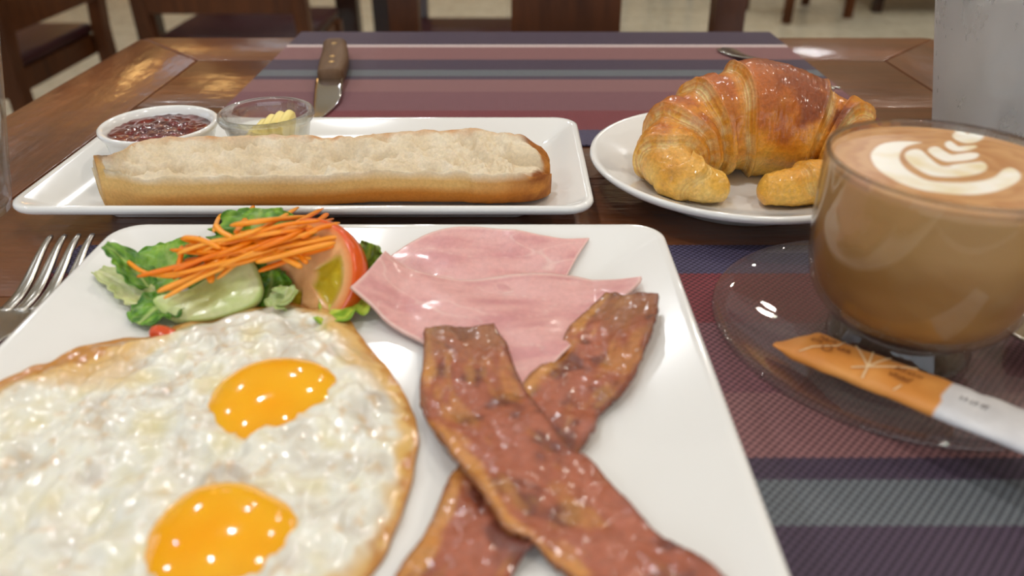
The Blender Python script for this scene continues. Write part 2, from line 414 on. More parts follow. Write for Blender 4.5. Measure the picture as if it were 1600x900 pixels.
cp = obj('round_plate', *lathe([(0, .004), (.040, .004), (.042, .0003), (.046, .0003), (.048, .004), (.066, .0115), (.0765, .0165), (.0782, .0185), (.0778, .0200), (.0765, .0205), (.0740, .0195), (.060, .0135), (.050, .0100), (.044, .0092), (0, .0092)], (CPX, CPY, 0), 96), M['porcelain'])
tag(cp, 'small round white porcelain plate under the croissant', 'plate'); CPF = .0092

# ------------------------------------------------------------------ baguette half
def bpz(x, y):
    d = min(x+.2365, .0390-x, y-.3158, .4440-y); return BF if d > .024 else BF+.0107*(1-max(d, 0)/.024)
def baguette():
    n, k = 150, 64
    fr = ((143, 262), (180, 268), (230, 277), (361, 275), (484, 275), (592, 268), (715, 269), (740, 272), (775, 273), (803, 270))
    bk = ((150, 256), (180, 240), (236, 216), (350, 214), (447, 212), (533, 213), (610, 207), (722, 202), (770, 204), (800, 209))
    zf_, zb_ = BF+.0205, BF+.0275
    front = catmull([gp(x, y, zf_)[:2] for x, y in fr], n)
    back = catmull([gp(x, y, zb_-(.004 if q == 0 else 0))[:2] for q, (x, y) in enumerate(bk)], n)
    V, C = [], []; crumb, pale, gold, dark = srgb(226, 208, 178), srgb(222, 180, 112), srgb(196, 124, 44), srgb(128, 66, 20)
    rings = []
    for i in range(n):
        s = i/(n-1); A = front[i]; B = back[i]; w = np.linalg.norm(B-A)
        rr = max(0.0, (s-.93)/.07); hgt = .0205
        ring = []
        for j in range(k):
            if j < 36:                                   # torn crumb face, front to back
                q = j/35; P = A+(B-A)*q; z = BF+hgt+.0070*q-.0025*math.sin(math.pi*q)
                p3 = (P[0], P[1], 0.0)
                edge = min(q, 1-q); amp = smooth(0, .12, edge)
                big = fbm(p3, 70, 3, 2); fine = fbm(p3, 330, 9, 2)
                cell = -abs(min(0, big+.05))*1.2
                z += amp*(.0085*cell+.0032*fine)+.0016*N3(p3, 120, 4)
                if j in (0, 35): z += .0006*N3(p3, 500, 2)
                tone = fbm(p3, 90, 41, 3); f = mix(crumb, srgb(214, 190, 150), max(0, tone)*.6)
                f = mix(f, srgb(238, 226, 204), max(0, -tone)*.8)
                toast = smooth(.10, .0, 1-q)*(.5+.6*N3(p3, 160, 8)); f = mix(f, gold, float(toast)*.9)
                V.append((P[0], P[1], z)); C.append(f)
            else:                                        # crust: from the back edge round the underside to the front edge
                q = (j-35)/(k-35); a = math.pi*q; hg2 = hgt+.0070*(1-q)
                cx = (A+B)/2; half = (B-A)/2
                bulge = 1.0+.10*math.sin(a)
                P = cx+half*math.copysign(abs(math.cos(a))**.72, math.cos(a))*bulge
                z = BF+.0004+hg2*(1-abs(math.sin(a))**.62)
                p3 = (P[0], P[1], z)
                rel = (z-BF)/hgt
                d = smooth(.95, .05, rel)
                f = mix(pale, gold, float(smooth(.15, .65, d))*(.55+.6*smooth(.1, .5, s))+.25*N3(p3, 60, 2)); f = mix(f, dark, float(rr)*.35)
                f = mix(f, srgb(188, 112, 38), .55*float(smooth(.55, 1.0, s)))
                if s < .25: f = mix(f, srgb(214, 178, 116), .45*(1-s/.25))
                V.append((P[0], P[1]-.0006*N3(p3, 220, 1), z)); C.append(f)
    rings = [V[i*k:(i+1)*k] for i in range(n)]
    last = np.array(rings[-1]); cen = np.array([last[:, 0].mean(), last[:, 1].mean(), BF+.009])
    for q in range(1, 15):
        m_ = q/14*.985; sc = math.sqrt(1-m_*m_); rg_ = []
        for j, p in enumerate(last):
            w_ = cen+(p-cen)*np.array([1, sc, .70+.30*sc]); w_ = w_+np.array([.0190*m_, 0, 0]); w_[2] = max(w_[2], BF+.0004)
            rg_.append(w_); nz = fbm(tuple(w_), 130, 3, 3); cr_ = mix(srgb(196, 128, 54), srgb(140, 78, 30), .5+nz+.2*m_)
            if j < 36:
                rad = math.hypot(m_/.80, (2*j/35-1)*sc/.93); rg_[-1][2] += .0011*nz-.003*smooth(.8, 1.1, rad)*smooth(.1, .6, m_)
                cr_ = mix(C[(n-1)*k+j], cr_, float(smooth(.86, 1.02, rad+.1*nz)*smooth(.05, .5, m_)))
            else: cr_ = mix(C[(n-1)*k+j], cr_, float(smooth(0, .7, m_+.2*nz)))
            C.append(cr_)
        rings.append(rg_)
    v, f = loft(rings)
    v = [(x, y, max(z, bpz(x, y)+.0003)) for x, y, z in v]
    o = obj('baguette_half', v, f, vcol_mat('baguette_bread', 700, .14, .35, .0008, rough=.7, spec=.3, sss=.12, sss_r=(1, .6, .3), sss_s=.002), cols=C)
    tag(o, 'long half baguette lying cut side up on the rectangular platter', 'bread')
baguette()

# ------------------------------------------------------------------ jam ramekin, butter bowl
JX, JY, JR = -.1895, .3915, .0295
o = obj('ramekin', *lathe([(0, 0), (.0225, 0), (.0235, .001), (.0268, .012), (.0282, .0195), (.0296, .0215), (.0305, .0230), (.0304, .0244), (.0292, .0250), (.0274, .0242), (.0262, .0205), (.0245, .012), (.0222, .004), (0, .0035)], (JX, JY, BF+.0002), 72), M['porcelain'])
tag(o, 'white porcelain ramekin of red jam beside the butter bowl', 'bowl')
def jam():
    n, k = 40, 96; V, Fc = [], []; R = .0263
    V.append((JX, JY, BF+.0208))
    for i in range(1, n+1):
        r = R*i/n
        for j in range(k):
            a = 2*math.pi*j/k; x, y = JX+r*math.cos(a), JY+r*math.sin(a)
            h = .0013*fbm((x, y, 0), 130, 5, 3)*(1-.7*(i/n)**6)+.0009*abs(N3((x, y, .3), 300, 2))
            V.append((x, y, BF+.0206+h))
    for j in range(k): Fc.append((0, 1+j, 1+(j+1) % k))
    for i in range(n-1):
        for j in range(k): Fc.append((1+i*k+j, 1+i*k+(j+1) % k, 1+(i+1)*k+(j+1) % k, 1+(i+1)*k+j))
    b0 = len(V); last = 1+(n-1)*k
    for j in range(k): a = 2*math.pi*j/k; V.append((JX+.0205*math.cos(a), JY+.0205*math.sin(a), BF+.0045))
    for j in range(k): Fc.append((last+j, last+(j+1) % k, b0+(j+1) % k, b0+j))
    Fc.append(tuple(b0+j for j in range(k))[::-1])
    m = newmat('red_jam', (.105, .012, .012), .07, spec=.7, coat=.6, coat_r=.03); t = NT(m)
    nz = t.noise(t.coord(), 260, 4); t.base(t.ramp(t.noise(t.coord(rot=(.4, .9, 1.3)), 190, 4), [(.3, (.05, .004, .005)), (.7, (.20, .016, .010))])); t.bump(nz, .5, .001)
    tag(obj('jam', V, Fc, m), 'glossy dark red fruit jam filling the white ramekin', 'jam')
jam()
GX, GY = -.1335, .3990
o = obj('glass_bowl', *lathe([(0, 0), (.0165, 0), (.0180, .001), (.0206, .011), (.0230, .0225), (.0250, .0245), (.0258, .0265), (.0252, .0285), (.0237, .0293), (.0224, .0283), (.0217, .0250), (.0192, .011), (.0168, .0048), (.012, .0038), (0, .0036)], (GX, GY, BF+.0002), 72), M['glass'])
tag(o, 'small clear glass bowl with butter on the rectangular platter', 'bowl')
def butter():
    n, k = 60, 28; G = np.zeros((n, k, 3))
    for i in range(n):
        u = i/(n-1)
        for j in range(k):
            v = j/(k-1)
            x = GX-.0130+.0270*u; arch = math.sin(math.pi*(.25+.65*v))
            ridge = .0010*abs(math.sin(u*math.pi*5.0))
            y = GY-.0110+.0220*v
            z = BF+.0090+.0225*(.30+.70*u*(1.75-.95*u))*(.45+.55*arch)+ridge*1.5
            G[i, j] = (x+.0015*math.sin(v*4), y, z)
    m = newmat('butter', srgb(240, 220, 140), .38, sss=.25, sss_r=(1, .8, .35), sss_s=.004)
    T = np.clip(G[..., 2]-(BF+.0042), .002, .02)
    V, Fc = slab(G, .004); nb = n*k
    V = np.array(V); V[nb:, 2] = BF+.0046; V[nb:, 0] = GX+(V[nb:, 0]-GX)*.82+.0005; V[nb:, 1] = GY+(V[nb:, 1]-GY)*.82
    tag(obj('butter_curl', V, Fc, m), 'pale yellow ridged butter curl inside the small glass bowl', 'butter')
butter()

# ------------------------------------------------------------------ croissant
def cpz(x, y):
    return float(np.interp(math.hypot(x-CPX, y-CPY), [0, .044, .050, .060, .074, .0765], [.0092, .0092, .0100, .0135, .0195, .0205]))
def croissant():
    ctrl = [(.1090, .3470, .0070), (.0985, .3445, .0098), (.0875, .3460, .0118), (.0805, .3535, .0145), (.0830, .3690, .0185), (.0980, .3840, .0236), (.1230, .3900, .0285), (.1490, .3885, .0262), (.1700, .3800, .0215),
            (.1800, .3650, .0170), (.1740, .3510, .0135), (.1560, .3430, .0118), (.1370, .3415, .0105), (.1190, .3430, .0075)]
    n, k = 760, 120; P = catmull(ctrl, n)
    d = np.r_[0, np.cumsum(np.linalg.norm(np.diff(P[:, :2], axis=0), axis=1))]; d /= d[-1]
    S = np.linspace(0, 1, n); Q = np.stack([np.interp(S, d, P[:, c]) for c in range(3)], 1)
    sm = np.stack([np.convolve(np.pad(Q[:, c], 22, mode='edge'), np.ones(45)/45, 'valid') for c in range(3)], 1); Q = sm
    bounds = [.075, .155, .225, .30, .385, .575, .65, .72, .80, .90]; C0 = .48
    brown, dark, gold, pale, cream = srgb(202, 108, 22), srgb(116, 48, 12), srgb(232, 154, 40), srgb(246, 196, 88), srgb(250, 222, 148)
    V, C = [], []
    for i in range(n):
        t = Q[min(i+1, n-1)]-Q[max(i-1, 0)]; t = np.array([t[0], t[1], 0]); t /= np.linalg.norm(t)
        sd = np.array([t[1], -t[0], 0])                                  # outward / sideways
        r0 = Q[i, 2]; s = S[i]; endf = min(1, min(s, 1-s)/.022)**.5
        for j in range(k):
            a = 2*math.pi*j/k
            ca, sa = math.cos(a), math.sin(a)
            skew = s+(.020*math.sin(a*1.0+.4)+.006*math.sin(3*a+s*20))*(1 if s < C0 else -1)
            # distance from the middle lobe in whole steps
            lv = sum(1 for b in bounds if (b > skew and b < C0)) if skew < C0 else sum(1 for b in bounds if (b < skew and b > C0))
            nb = min(bounds, key=lambda b: abs(b-skew)); dist = (skew-nb)*(1 if nb < C0 else -1)   # >0 : on the upper (inner) side
            step = .0036*smooth(.0, .014, dist)-.0018 if abs(dist) < .03 else (.0018 if dist > 0 else -.0018)
            lip = .0011*math.exp(-((dist-.012)/.006)**2)
            lam = .00045*math.sin(dist*1150)*math.exp(-((dist-.004)/.011)**2)
            p = np.array([Q[i, 0], Q[i, 1], 0])+sd*r0*ca
            p3 = (p[0], p[1], r0*sa)
            bl = .0011*fbm(p3, 55, 1, 2)+.0006*abs(fbm(p3, 230, 5, 3))
            r = (r0+(step+lip+lam)*min(1, r0/.02)+bl)*endf
            rz = r*(1.06 if sa > 0 else .92)
            z = CPF+.0002+r0*.90+rz*sa
            vx, vy = Q[i, 0]+sd[0]*r*ca, Q[i, 1]+sd[1]*r*ca; z = max(z, cpz(vx, vy)+.0004)
            V.append((vx, vy, z))
            h = (z-CPF)/.062
            nz = fbm(p3, 60, 11, 3); n2 = fbm(p3, 190, 3, 2)
            c = mix(pale, gold, float(smooth(.10, .40, h+.18*nz)))
            c = mix(c, brown, float(smooth(.30, .68, h+.25*nz+.10*n2)))
            right = float(smooth(.46, .56, s)); c = mix(c, dark, float(smooth(.46, .86, h*.7+.5*nz+.2*n2+.22*right))*.85)
            seam = math.exp(-((dist-.002)/.009)**2); lobe = 1-math.exp(-(dist/.028)**2); c = mix(c, srgb(150, 66, 12), .55*lobe*float(smooth(.45, .8, h+.2*n2))); c = mix(c, cream if n2 > -.1 else pale, .85*seam*(.75+.5*n2))
            c = mix(c, gold, .5*math.exp(-((dist+.012)/.006)**2))
            line = max(0, math.sin(dist*1150))*math.exp(-((dist-.003)/.010)**2); c = mix(c, brown, .75*line)
            tipn = float(smooth(.19, .06, s)); c = mix(c, mix(cream, pale, .5+nz), .75*tipn*(1-h*.6))
            tipn = float(smooth(.84, .93, s)); c = mix(c, mix(gold, pale, .5+nz), .65*tipn)
            C.append(c)
    rings = [V[i*k:(i+1)*k] for i in range(n)]
    v, f = loft(rings)
    m = vcol_mat('croissant_crust', 520, .24, .6, .0011, rough=.36, spec=.5, coat=.4, coat_r=.12, sss=.06, sss_r=(1, .5, .2), sss_s=.002)
    tag(obj('croissant', v, f, m, cols=C), 'golden brown flaky croissant on the small round plate', 'croissant')
croissant()

# ------------------------------------------------------------------ fried eggs
def eggs():
    px = [(0, 592), (50, 577), (100, 551), (150, 534), (205, 528), (245, 520), (300, 502), (345, 494), (400, 480), (460, 475), (525, 486), (550, 508), (600, 570), (635, 622), (652, 662), (650, 710), (640, 762), (615, 830), (590, 880)]
    out = []
    for x, y in px:
        z = .014
        for _ in range(4): p = gp(x, y, z); z = pz(p.x, p.y)+.0022
        out.append((p.x, p.y))
    out += [(-.044, .110), (-.058, .098), (-.082, .091), (-.108, .090), (-.132, .099), (-.150, .116), (-.161, .140), (-.166, .168)]
    k, n = 260, 84; O = catmull(out, k, closed=True); C0 = np.array([-.092, .165])
    yolks = [(-.0768, .1872, .0218), (-.0745, .1315, .0206)]
    white, gold, brown, clear = srgb(236, 234, 222), srgb(226, 178, 92), srgb(186, 116, 40), srgb(216, 210, 196)
    V, C, Fc = [], [], []
    def top(x, y, e):      # e = distance to the rim in metres
        p = (x, y, 0); body = .0036*smooth(0, .010, e)+.0010
        wx, wy = x+.004*N3(p, 45, 31), y+.004*N3(p, 45, 37); pw = (wx, wy, 0)
        l = .0042*(.35-abs(N3(pw, 85, 2)))+.0026*(.3-abs(N3(pw, 170, 6)))+.0012*N3(pw, 38, 9)+.0007*max(0, N3(p, 330, 1))
        l *= float(smooth(.002, .014, e)); fr = (1-smooth(0, .012, e))*(.0012+.0016*N3(p, 110, 7))
        z = pz(x, y)+body+l+fr
        for yx, yy, yr in yolks:
            dd = math.hypot(x-yx, y-yy); z += .0022*math.exp(-((dd-yr*1.03)/.006)**2)*(.7+.8*N3(p, 90, 13))
            if dd < yr*.9: z -= .002*smooth(yr*.9, yr*.5, dd)
        return z
    rows = []
    for i in range(n+1):
        f = (i/n)**.8 if i else 0
        row = []
        for j in range(k):
            wob = 1+.012*N3((O[j, 0], O[j, 1], 0), 140, 3)*f
            x, y = C0+(O[j]-C0)*f*wob; e = np.linalg.norm(O[j]-C0)*(1-f)
            z = top(x, y, e); row.append(len(V)); V.append((x, y, z))
            nz = fbm((x, y, 0), 80, 21, 3); n2 = fbm((x, y, 0), 240, 4, 2)
            cc = mix(white, srgb(196, 186, 172), max(0, nz-.05)*1.1); cc = mix(cc, srgb(224, 210, 150), max(0, -nz-.05)*.9); cc = mix(cc, srgb(214, 176, 120), .5*float(smooth(.35, .7, n2+.4*nz)))
            ang = math.atan2(O[j, 1]-C0[1], O[j, 0]-C0[0]); crisp = .0075+.034*math.exp(-((ang-2.45)/.28)**2)+.008*math.exp(-((ang-.9)/.5)**2)
            g_ = smooth(crisp, crisp*.25, e+.004*nz); cc = mix(cc, gold, float(g_)*.85); cc = mix(cc, brown, float(smooth(.004, .0005, e+.003*n2-.007*math.exp(-((ang-2.45)/.28)**2)))*.75)
            C.append(cc)
        rows.append(row)
    for i in range(n):
        for j in range(k): Fc.append((rows[i][j], rows[i][(j+1) % k], rows[i+1][(j+1) % k], rows[i+1][j]))
    b0 = len(V)
    for j in range(k): x, y = O[j]; V.append((x, y, pz(x, y)+.0004)); C.append(brown)
    for j in range(k): Fc.append((rows[n][j], rows[n][(j+1) % k], b0+(j+1) % k, b0+j))
    b1 = len(V)
    for f in (.8, .6, .4, .2):
        for j in range(k): x, y = C0+(O[j]-C0)*f; V.append((x, y, pz(x, y)+.0004)); C.append(white)
    lay = [b0]+[b1+q*k for q in range(4)]
    for a, b in zip(lay[:-1], lay[1:]):
        for j in range(k): Fc.append((a+j, a+(j+1) % k, b+(j+1) % k, b+j))
    Fc.append(tuple(lay[-1]+j for j in range(k)))
    r = tag(empty('fried_eggs', (C0[0], C0[1], PF)), 'pair of fried eggs joined in one white with crisp golden rim', 'fried eggs')
    m = vcol_mat('egg_white', 330, .06, .22, .0010, rough=.13, spec=.6, coat=.5, coat_r=.05, sss=.3, sss_r=(1, .85, .6), sss_s=.003)
    obj('egg_white', V, Fc, m, parent=r, cols=C)
    ym = newmat('egg_yolk', srgb(250, 166, 8), .10, spec=.5, coat=.4, coat_r=.04, sss=.25, sss_r=(1, .45, .05), sss_s=.004); t = NT(ym)
    a = t.n('Attribute', attribute_name='Col'); t.base(a.outputs['Color']); t.bump(t.noise(t.coord(), 140, 3), .12, .0015)
    for q, (yx, yy, yr) in enumerate(yolks):
        kk, nn = 96, 30; V, C, Fc = [], [], []; zb = pz(yx, yy)+.0022
        for i in range(nn+1):
            f = i/nn
            for j in range(kk):
                a_ = 2*math.pi*j/kk; rr = yr*f*(1+.07*math.sin(2*a_+q*2.1)+.05*math.sin(3*a_+1+q)+.03*N3((math.cos(a_), math.sin(a_), q), 2.0))
                x, y = yx+rr*math.cos(a_), yy+rr*math.sin(a_)
                z = zb+.0088*(1-f**2.6)**.75+.0002
                V.append((x, y, z)); e = smooth(.86, 1.0, f+.05*N3((x, y, 0), 200, 2))
                cc = mix(srgb(250, 164, 6), srgb(252, 190, 40), .5+fbm((x, y, 0), 60, 3, 2)*.5); C.append(mix(cc, srgb(240, 214, 150), float(e)*.6))
        for i in range(nn):
            for j in range(kk): Fc.append((i*kk+j, i*kk+(j+1) % kk, (i+1)*kk+(j+1) % kk, (i+1)*kk+j))
        Fc.append(tuple(nn*kk+j for j in range(kk)))
        obj('yolk', V, Fc, ym, parent=r, cols=C)
eggs()

# ------------------------------------------------------------------ ham and bacon
def sheet(A, B, nu, nv, zfun):
    """grid between two traced edges; A and B are lists of (px, py, lift over the plate)"""
    def conv(L):
        out = []
        for x, y, h in L:
            z = .014
            for _ in range(4): p = gp(x, y, z); z = pz(p.x, p.y)+h
            out.append((p.x, p.y, h))
        return catmull(out, nu)
    a, b = conv(A), conv(B); G = np.zeros((nu, nv, 3))
    for j in range(nv):
        f = j/(nv-1); G[:, j] = a*(1-f)+b*f
    for i in range(nu):
        for j in range(nv):
            x, y, h = G[i, j]; u, v = i/(nu-1), j/(nv-1)
            G[i, j, 2] = pz(x, y)+h+zfun(x, y, u, v)
    return G
HAM, HFAT = srgb(218, 158, 154), srgb(240, 212, 200)
ham_m = vcol_mat('cooked_ham', 420, .10, .35, .0007, rough=.34, spec=.5, coat=.25, coat_r=.12, sss=.2, sss_r=(1, .45, .4), sss_s=.003)
def ham(name, A, B, lift, label, seed):
    nu, nv = 110, 70
    G = sheet(A, B, nu, nv, lambda x, y, u, v: lift+.0006*fbm((x, y, 0), 60, seed, 2)+.0012*math.sin((x*.7+y)*150+seed)*.5)
    C = []
    for i in range(nu):
        for j in range(nv):
            x, y, z = G[i, j]; e = min(i, nu-1-i, (j)*1.4, (nv-1-j)*1.4)/nu
            nz = fbm((x*.7, y*2.2, 0), 55, seed+3, 3); ln = abs(fbm((x*.8, y*1.6, 0), 38, seed+9, 2))
            c = mix(HAM, srgb(226, 172, 168), .5+nz); c = mix(c, HFAT, float(smooth(.03, .0, ln))*.4); c = mix(c, srgb(196, 128, 134), max(0, -nz)*.7)
            c = mix(c, HFAT, float(smooth(.035, .0, e+.02*nz))*.6); C.append(c)
    V, Fc = slab(G, .0013); V[:, 2] = [max(z, pz(x, y)+.0004) for x, y, z in V]
    return tag(obj(name, V, Fc, ham_m, cols=C+C), label, 'ham')
ham('ham_slice', [(590, 418, .001), (640, 382, .0012), (690, 357, .0014), (740, 355, .001), (800, 361, .001), (850, 369, .001), (882, 374, .001), (921, 370, .0012)],
    [(625, 500, .001), (670, 492, .001), (720, 480, .001), (760, 470, .001), (800, 462, .001), (840, 455, .001), (862, 450, .001), (886, 433, .0012)], .0012,
    'pink ham slice with a straight cut corner, lying under the other slice', 1.0)
ham('ham_slice', [(603, 400, .013), (622, 415, .0085), (655, 430, .0038), (720, 440, .0022), (800, 434, .002), (885, 434, .002), (945, 441, .0022), (1002, 434, .003)],
    [(549, 452, .012), (582, 480, .0075), (614, 512, .0032), (665, 540, .0022), (740, 585, .002), (815, 606, .002), (900, 540, .002), (1000, 441, .003)], .0014,
    'pink ham slice with its folded edge curled up beside the tomato', 5.0)
bac_m = vcol_mat('fried_bacon', 420, .22, .5, .001, rough=.24, spec=.55, coat=.4, coat_r=.1, sss=.08, sss_r=(1, .3, .15), sss_s=.002)
def bacon(A, B, zf, label, seed, fatside):
    nu, nv = 150, 34
    G = sheet(A, B, nu, nv, lambda x, y, u, v: zf(u, v)+.0012*math.sin(u*34+seed+2*v)*(abs(v-.5)*2)**1.2+.0007*fbm((x, y, 0), 110, seed, 3)+.0005*fbm((x, y, 0), 330, seed, 2))
    meat, deep, fat, rim = srgb(160, 82, 50), srgb(100, 44, 30), srgb(212, 146, 66), srgb(112, 48, 18)
    pinkish = srgb(176, 98, 72); C = []
    for i in range(nu):
        for j in range(nv):
            x, y, z = G[i, j]; u, v = i/(nu-1), j/(nv-1); f = v if fatside else 1-v      # f = 1 on the fat side
            nz = fbm((x, y, 0), 65, seed+2, 3); n2 = fbm((x, y, 0), 150, seed+8, 2)
            st = fbm((u*7, v*5, seed), 1.0, 2, 3)
            c = mix(meat, pinkish, .35+.9*st); c = mix(c, deep, float(smooth(.0, .45, nz+.4*n2))*.85)
            c = mix(c, fat, float(smooth(.80, .98, f+.22*st+.12*nz))*.8); c = mix(c, fat, float(smooth(.15, .75, -st+.3*n2))*.45)
            c = mix(c, srgb(150, 104, 66), float(smooth(.16, .02, u+.1*nz))*.6)
            e = min(v, 1-v, u*4, (1-u)*4); c = mix(c, rim, float(smooth(.06, .0, e+.03*n2))*.75); C.append(c)
    V, Fc = slab(G, .0019); V[:, 2] = [max(z, pz(x, y)+.0004) for x, y, z in V]
    return tag(obj('bacon_strip', V, Fc, bac_m, cols=C+C), label, 'bacon')
Bl = [(945, 466, .003), (905, 498, .003), (888, 522, .002), (872, 550, .002), (842, 582, .0025), (812, 610, .003), (775, 660, .003), (735, 705, .0025), (708, 742, .0025), (690, 785, .0025), (660, 840, .0025), (626, 900, .002), (590, 965, .002)]
Br = [(1028, 461, .006), (1023, 500, .006), (1008, 543, .005), (988, 590, .004), (966, 622, .003), (938, 648, .003), (925, 680, .003), (900, 712, .003), (870, 760, .003), (850, 810, .003), (832, 858, .003), (808, 890, .002), (760, 960, .002)]
bacon(Bl, Br, lambda u, v: .0018, 'fried bacon strip passing underneath the other strip, its end on the ham', 2.0, False)
Al = [(665, 522, .004), (661, 570, .004), (657, 620, .003), (666, 662, .003), (690, 702, .004), (722, 738, .006), (752, 782, .0065), (792, 832, .005), (836, 862, .003), (890, 905, .002), (960, 965, .002)]
Ar = [(772, 516, .004), (790, 540, .004), (803, 582, .003), (830, 630, .004), (852, 665, .006), (895, 715, .006), (932, 745, .0035), (966, 776, .0025), (1002, 822, .002), (1052, 852, .002), (1130, 915, .002), (1190, 965, .002)]
bacon(Al, Ar, lambda u, v: .0022+.0015*math.exp(-((u-.45)/.2)**2), 'fried bacon strip lying on top across the other strip', 7.0, False)

# ------------------------------------------------------------------ salad
def leaf_mat(name, c1, c2):
    return vcol_mat(name, 240, .22, .35, .0008, rough=.35, spec=.45, sss=.15, sss_r=(.4, 1, .2), sss_s=.002)
leaf_m = leaf_mat('lettuce', None, None)
def lettuce(spine, width, ruf, label, tint=(srgb(92, 142, 40), srgb(44, 92, 22)), rib=srgb(196, 210, 130), fold=.3, seed=0.0, side=None):
    """spine: world points from stem to tip; side: across direction"""
    nu, nv = 44, 31; P = catmull(spine, nu); G = np.zeros((nu, nv, 3)); C = []
    for i in range(nu):
        u = i/(nu-1); T = P[min(i+1, nu-1)]-P[max(i-1, 0)]; T /= np.linalg.norm(T)
        s = np.array(side, float) if side is not None else np.cross(T, np.array([0, 0, 1.0])); s -= T*s.dot(T); s /= np.linalg.norm(s); w = np.cross(s, T)
        if w[2] < 0: w = -w
        hw = width*(math.sin(math.pi*min(1, .12+.80*u**.8)))**.7
        for j in range(nv):
            v = j/(nv-1)*2-1; edge = abs(v)**2
            rf = ruf*edge*(math.sin(u*23+seed+v*2)+.6*math.sin(u*41+seed*3))
            p = P[i]+s*v*hw*(1+.10*math.sin(u*30+seed)*edge)+w*(fold*hw*abs(v)**1.3+rf+.0009*fbm((u*3, v*2, seed), 1.3, 0, 2))
            G[i, j] = p
            vein = math.exp(-(v/.10)**2)*(1-.6*u)+.5*math.exp(-((abs(v)-.15-((u*5) % 1)*.75)/.05)**2)*.5
            nz = fbm((u*4, v*3, seed+4), 1.0, 0, 3)
            C.append(mix(mix(tint[0], tint[1], .5+nz+.25*edge), rib, vein*.75))
    V, Fc = slab(G, .0005)
    return tag(obj('lettuce_leaf', V, Fc, leaf_m, cols=C+C), label, 'lettuce')
def pt(x, y, Y=None, z=None):
    if z is not None: return gp(x, y, z)
    u = (x-800)/F_PX; v = (450-y)/F_PX; t_ = Y/(CS+v*SN)
    return Vector((u*t_, Y, CAM_H-t_*(SN-v*CS)))
XA = (1, 0, .1)
lettuce([pt(232, 448, z=PF+.006), pt(212, 425, z=PF+.011), pt(190, 402, z=PF+.016), pt(163, 383, z=PF+.021)], .0062, .0003, 'dark green lettuce tip sticking out towards the fork', (srgb(119, 167, 53), srgb(70, 121, 37)), seed=1)
lettuce([pt(232, 474, z=PF+.003), pt(215, 460, z=PF+.0045), pt(190, 442, z=PF+.006), pt(153, 422, z=PF+.009)], .0070, .0001, 'pale yellowish lettuce rib piece lying below the dark green tip', (srgb(214, 216, 160), srgb(196, 204, 134)), srgb(232, 230, 190), .25, 2)
lettuce([pt(285, 440, Y=.262), pt(275, 420, Y=.270), pt(262, 398, Y=.276), pt(262, 378, Y=.282)], .0150, .0008, 'round green lettuce leaf standing behind the carrot shreds', (srgb(145, 186, 62), srgb(96, 149, 41)), fold=.12, seed=3, side=XA)
lettuce([pt(395, 400, Y=.272), pt(400, 370, Y=.279), pt(402, 345, Y=.285), pt(408, 326, Y=.291)], .0190, .0009, 'bright green lettuce leaf at the back of the salad', (srgb(140, 186, 53), srgb(78, 130, 31)), fold=.1, seed=4, side=XA)
lettuce([pt(285, 470, z=PF+.004), pt(262, 476, z=PF+.0045), pt(240, 486, z=PF+.004), pt(216, 505, z=PF+.003)], .0115, .0008, 'green lettuce leaf with white vein lying before the cucumber', (srgb(119, 172, 51), srgb(62, 114, 29)), srgb(255, 255, 175), .15, 5)
lettuce([pt(330, 470, Y=.252), pt(350, 440, Y=.258), pt(365, 420, Y=.262), pt(370, 400, Y=.266)], .0210, .0010, 'dark green lettuce leaf hidden under the carrot shreds', (srgb(101, 146, 43), srgb(57, 100, 25)), fold=.1, seed=6, side=XA)
lettuce([pt(418, 482, Y=.244), pt(420, 462, Y=.249), pt(424, 440, Y=.253), pt(424, 422, Y=.257)], .0085, .0010, 'narrow green lettuce leaf between cucumber and tomato', (srgb(119, 172, 47), srgb(68, 116, 28)), fold=.1, seed=7, side=XA)
lettuce([pt(430, 486, z=PF+.003), pt(438, 474, z=PF+.005), pt(446, 462, z=PF+.008), pt(450, 448, z=PF+.010)], .0065, .0005, 'pale translucent lettuce heart piece beside the tomato slice', (srgb(206, 220, 160), srgb(180, 200, 124)), srgb(230, 234, 196), .3, 8)
lettuce([pt(498, 488, z=PF+.002), pt(525, 482, z=PF+.0035), pt(552, 468, z=PF+.004), pt(574, 450, z=PF+.004)], .0110, .0016, 'curly light green lettuce leaf under the tomato slice', (srgb(206, 225, 83), srgb(129, 174, 47)), srgb(255, 255, 136), .15, 9)
lettuce([pt(560, 452, Y=.262), pt(566, 428, Y=.264), pt(574, 404, Y=.266), pt(580, 380, Y=.268)], .0085, .0010, 'small lettuce leaf with reddish tip beside the folded ham', (srgb(135, 170, 47), srgb(96, 107, 47)), srgb(206, 195, 96), .2, 10, XA)

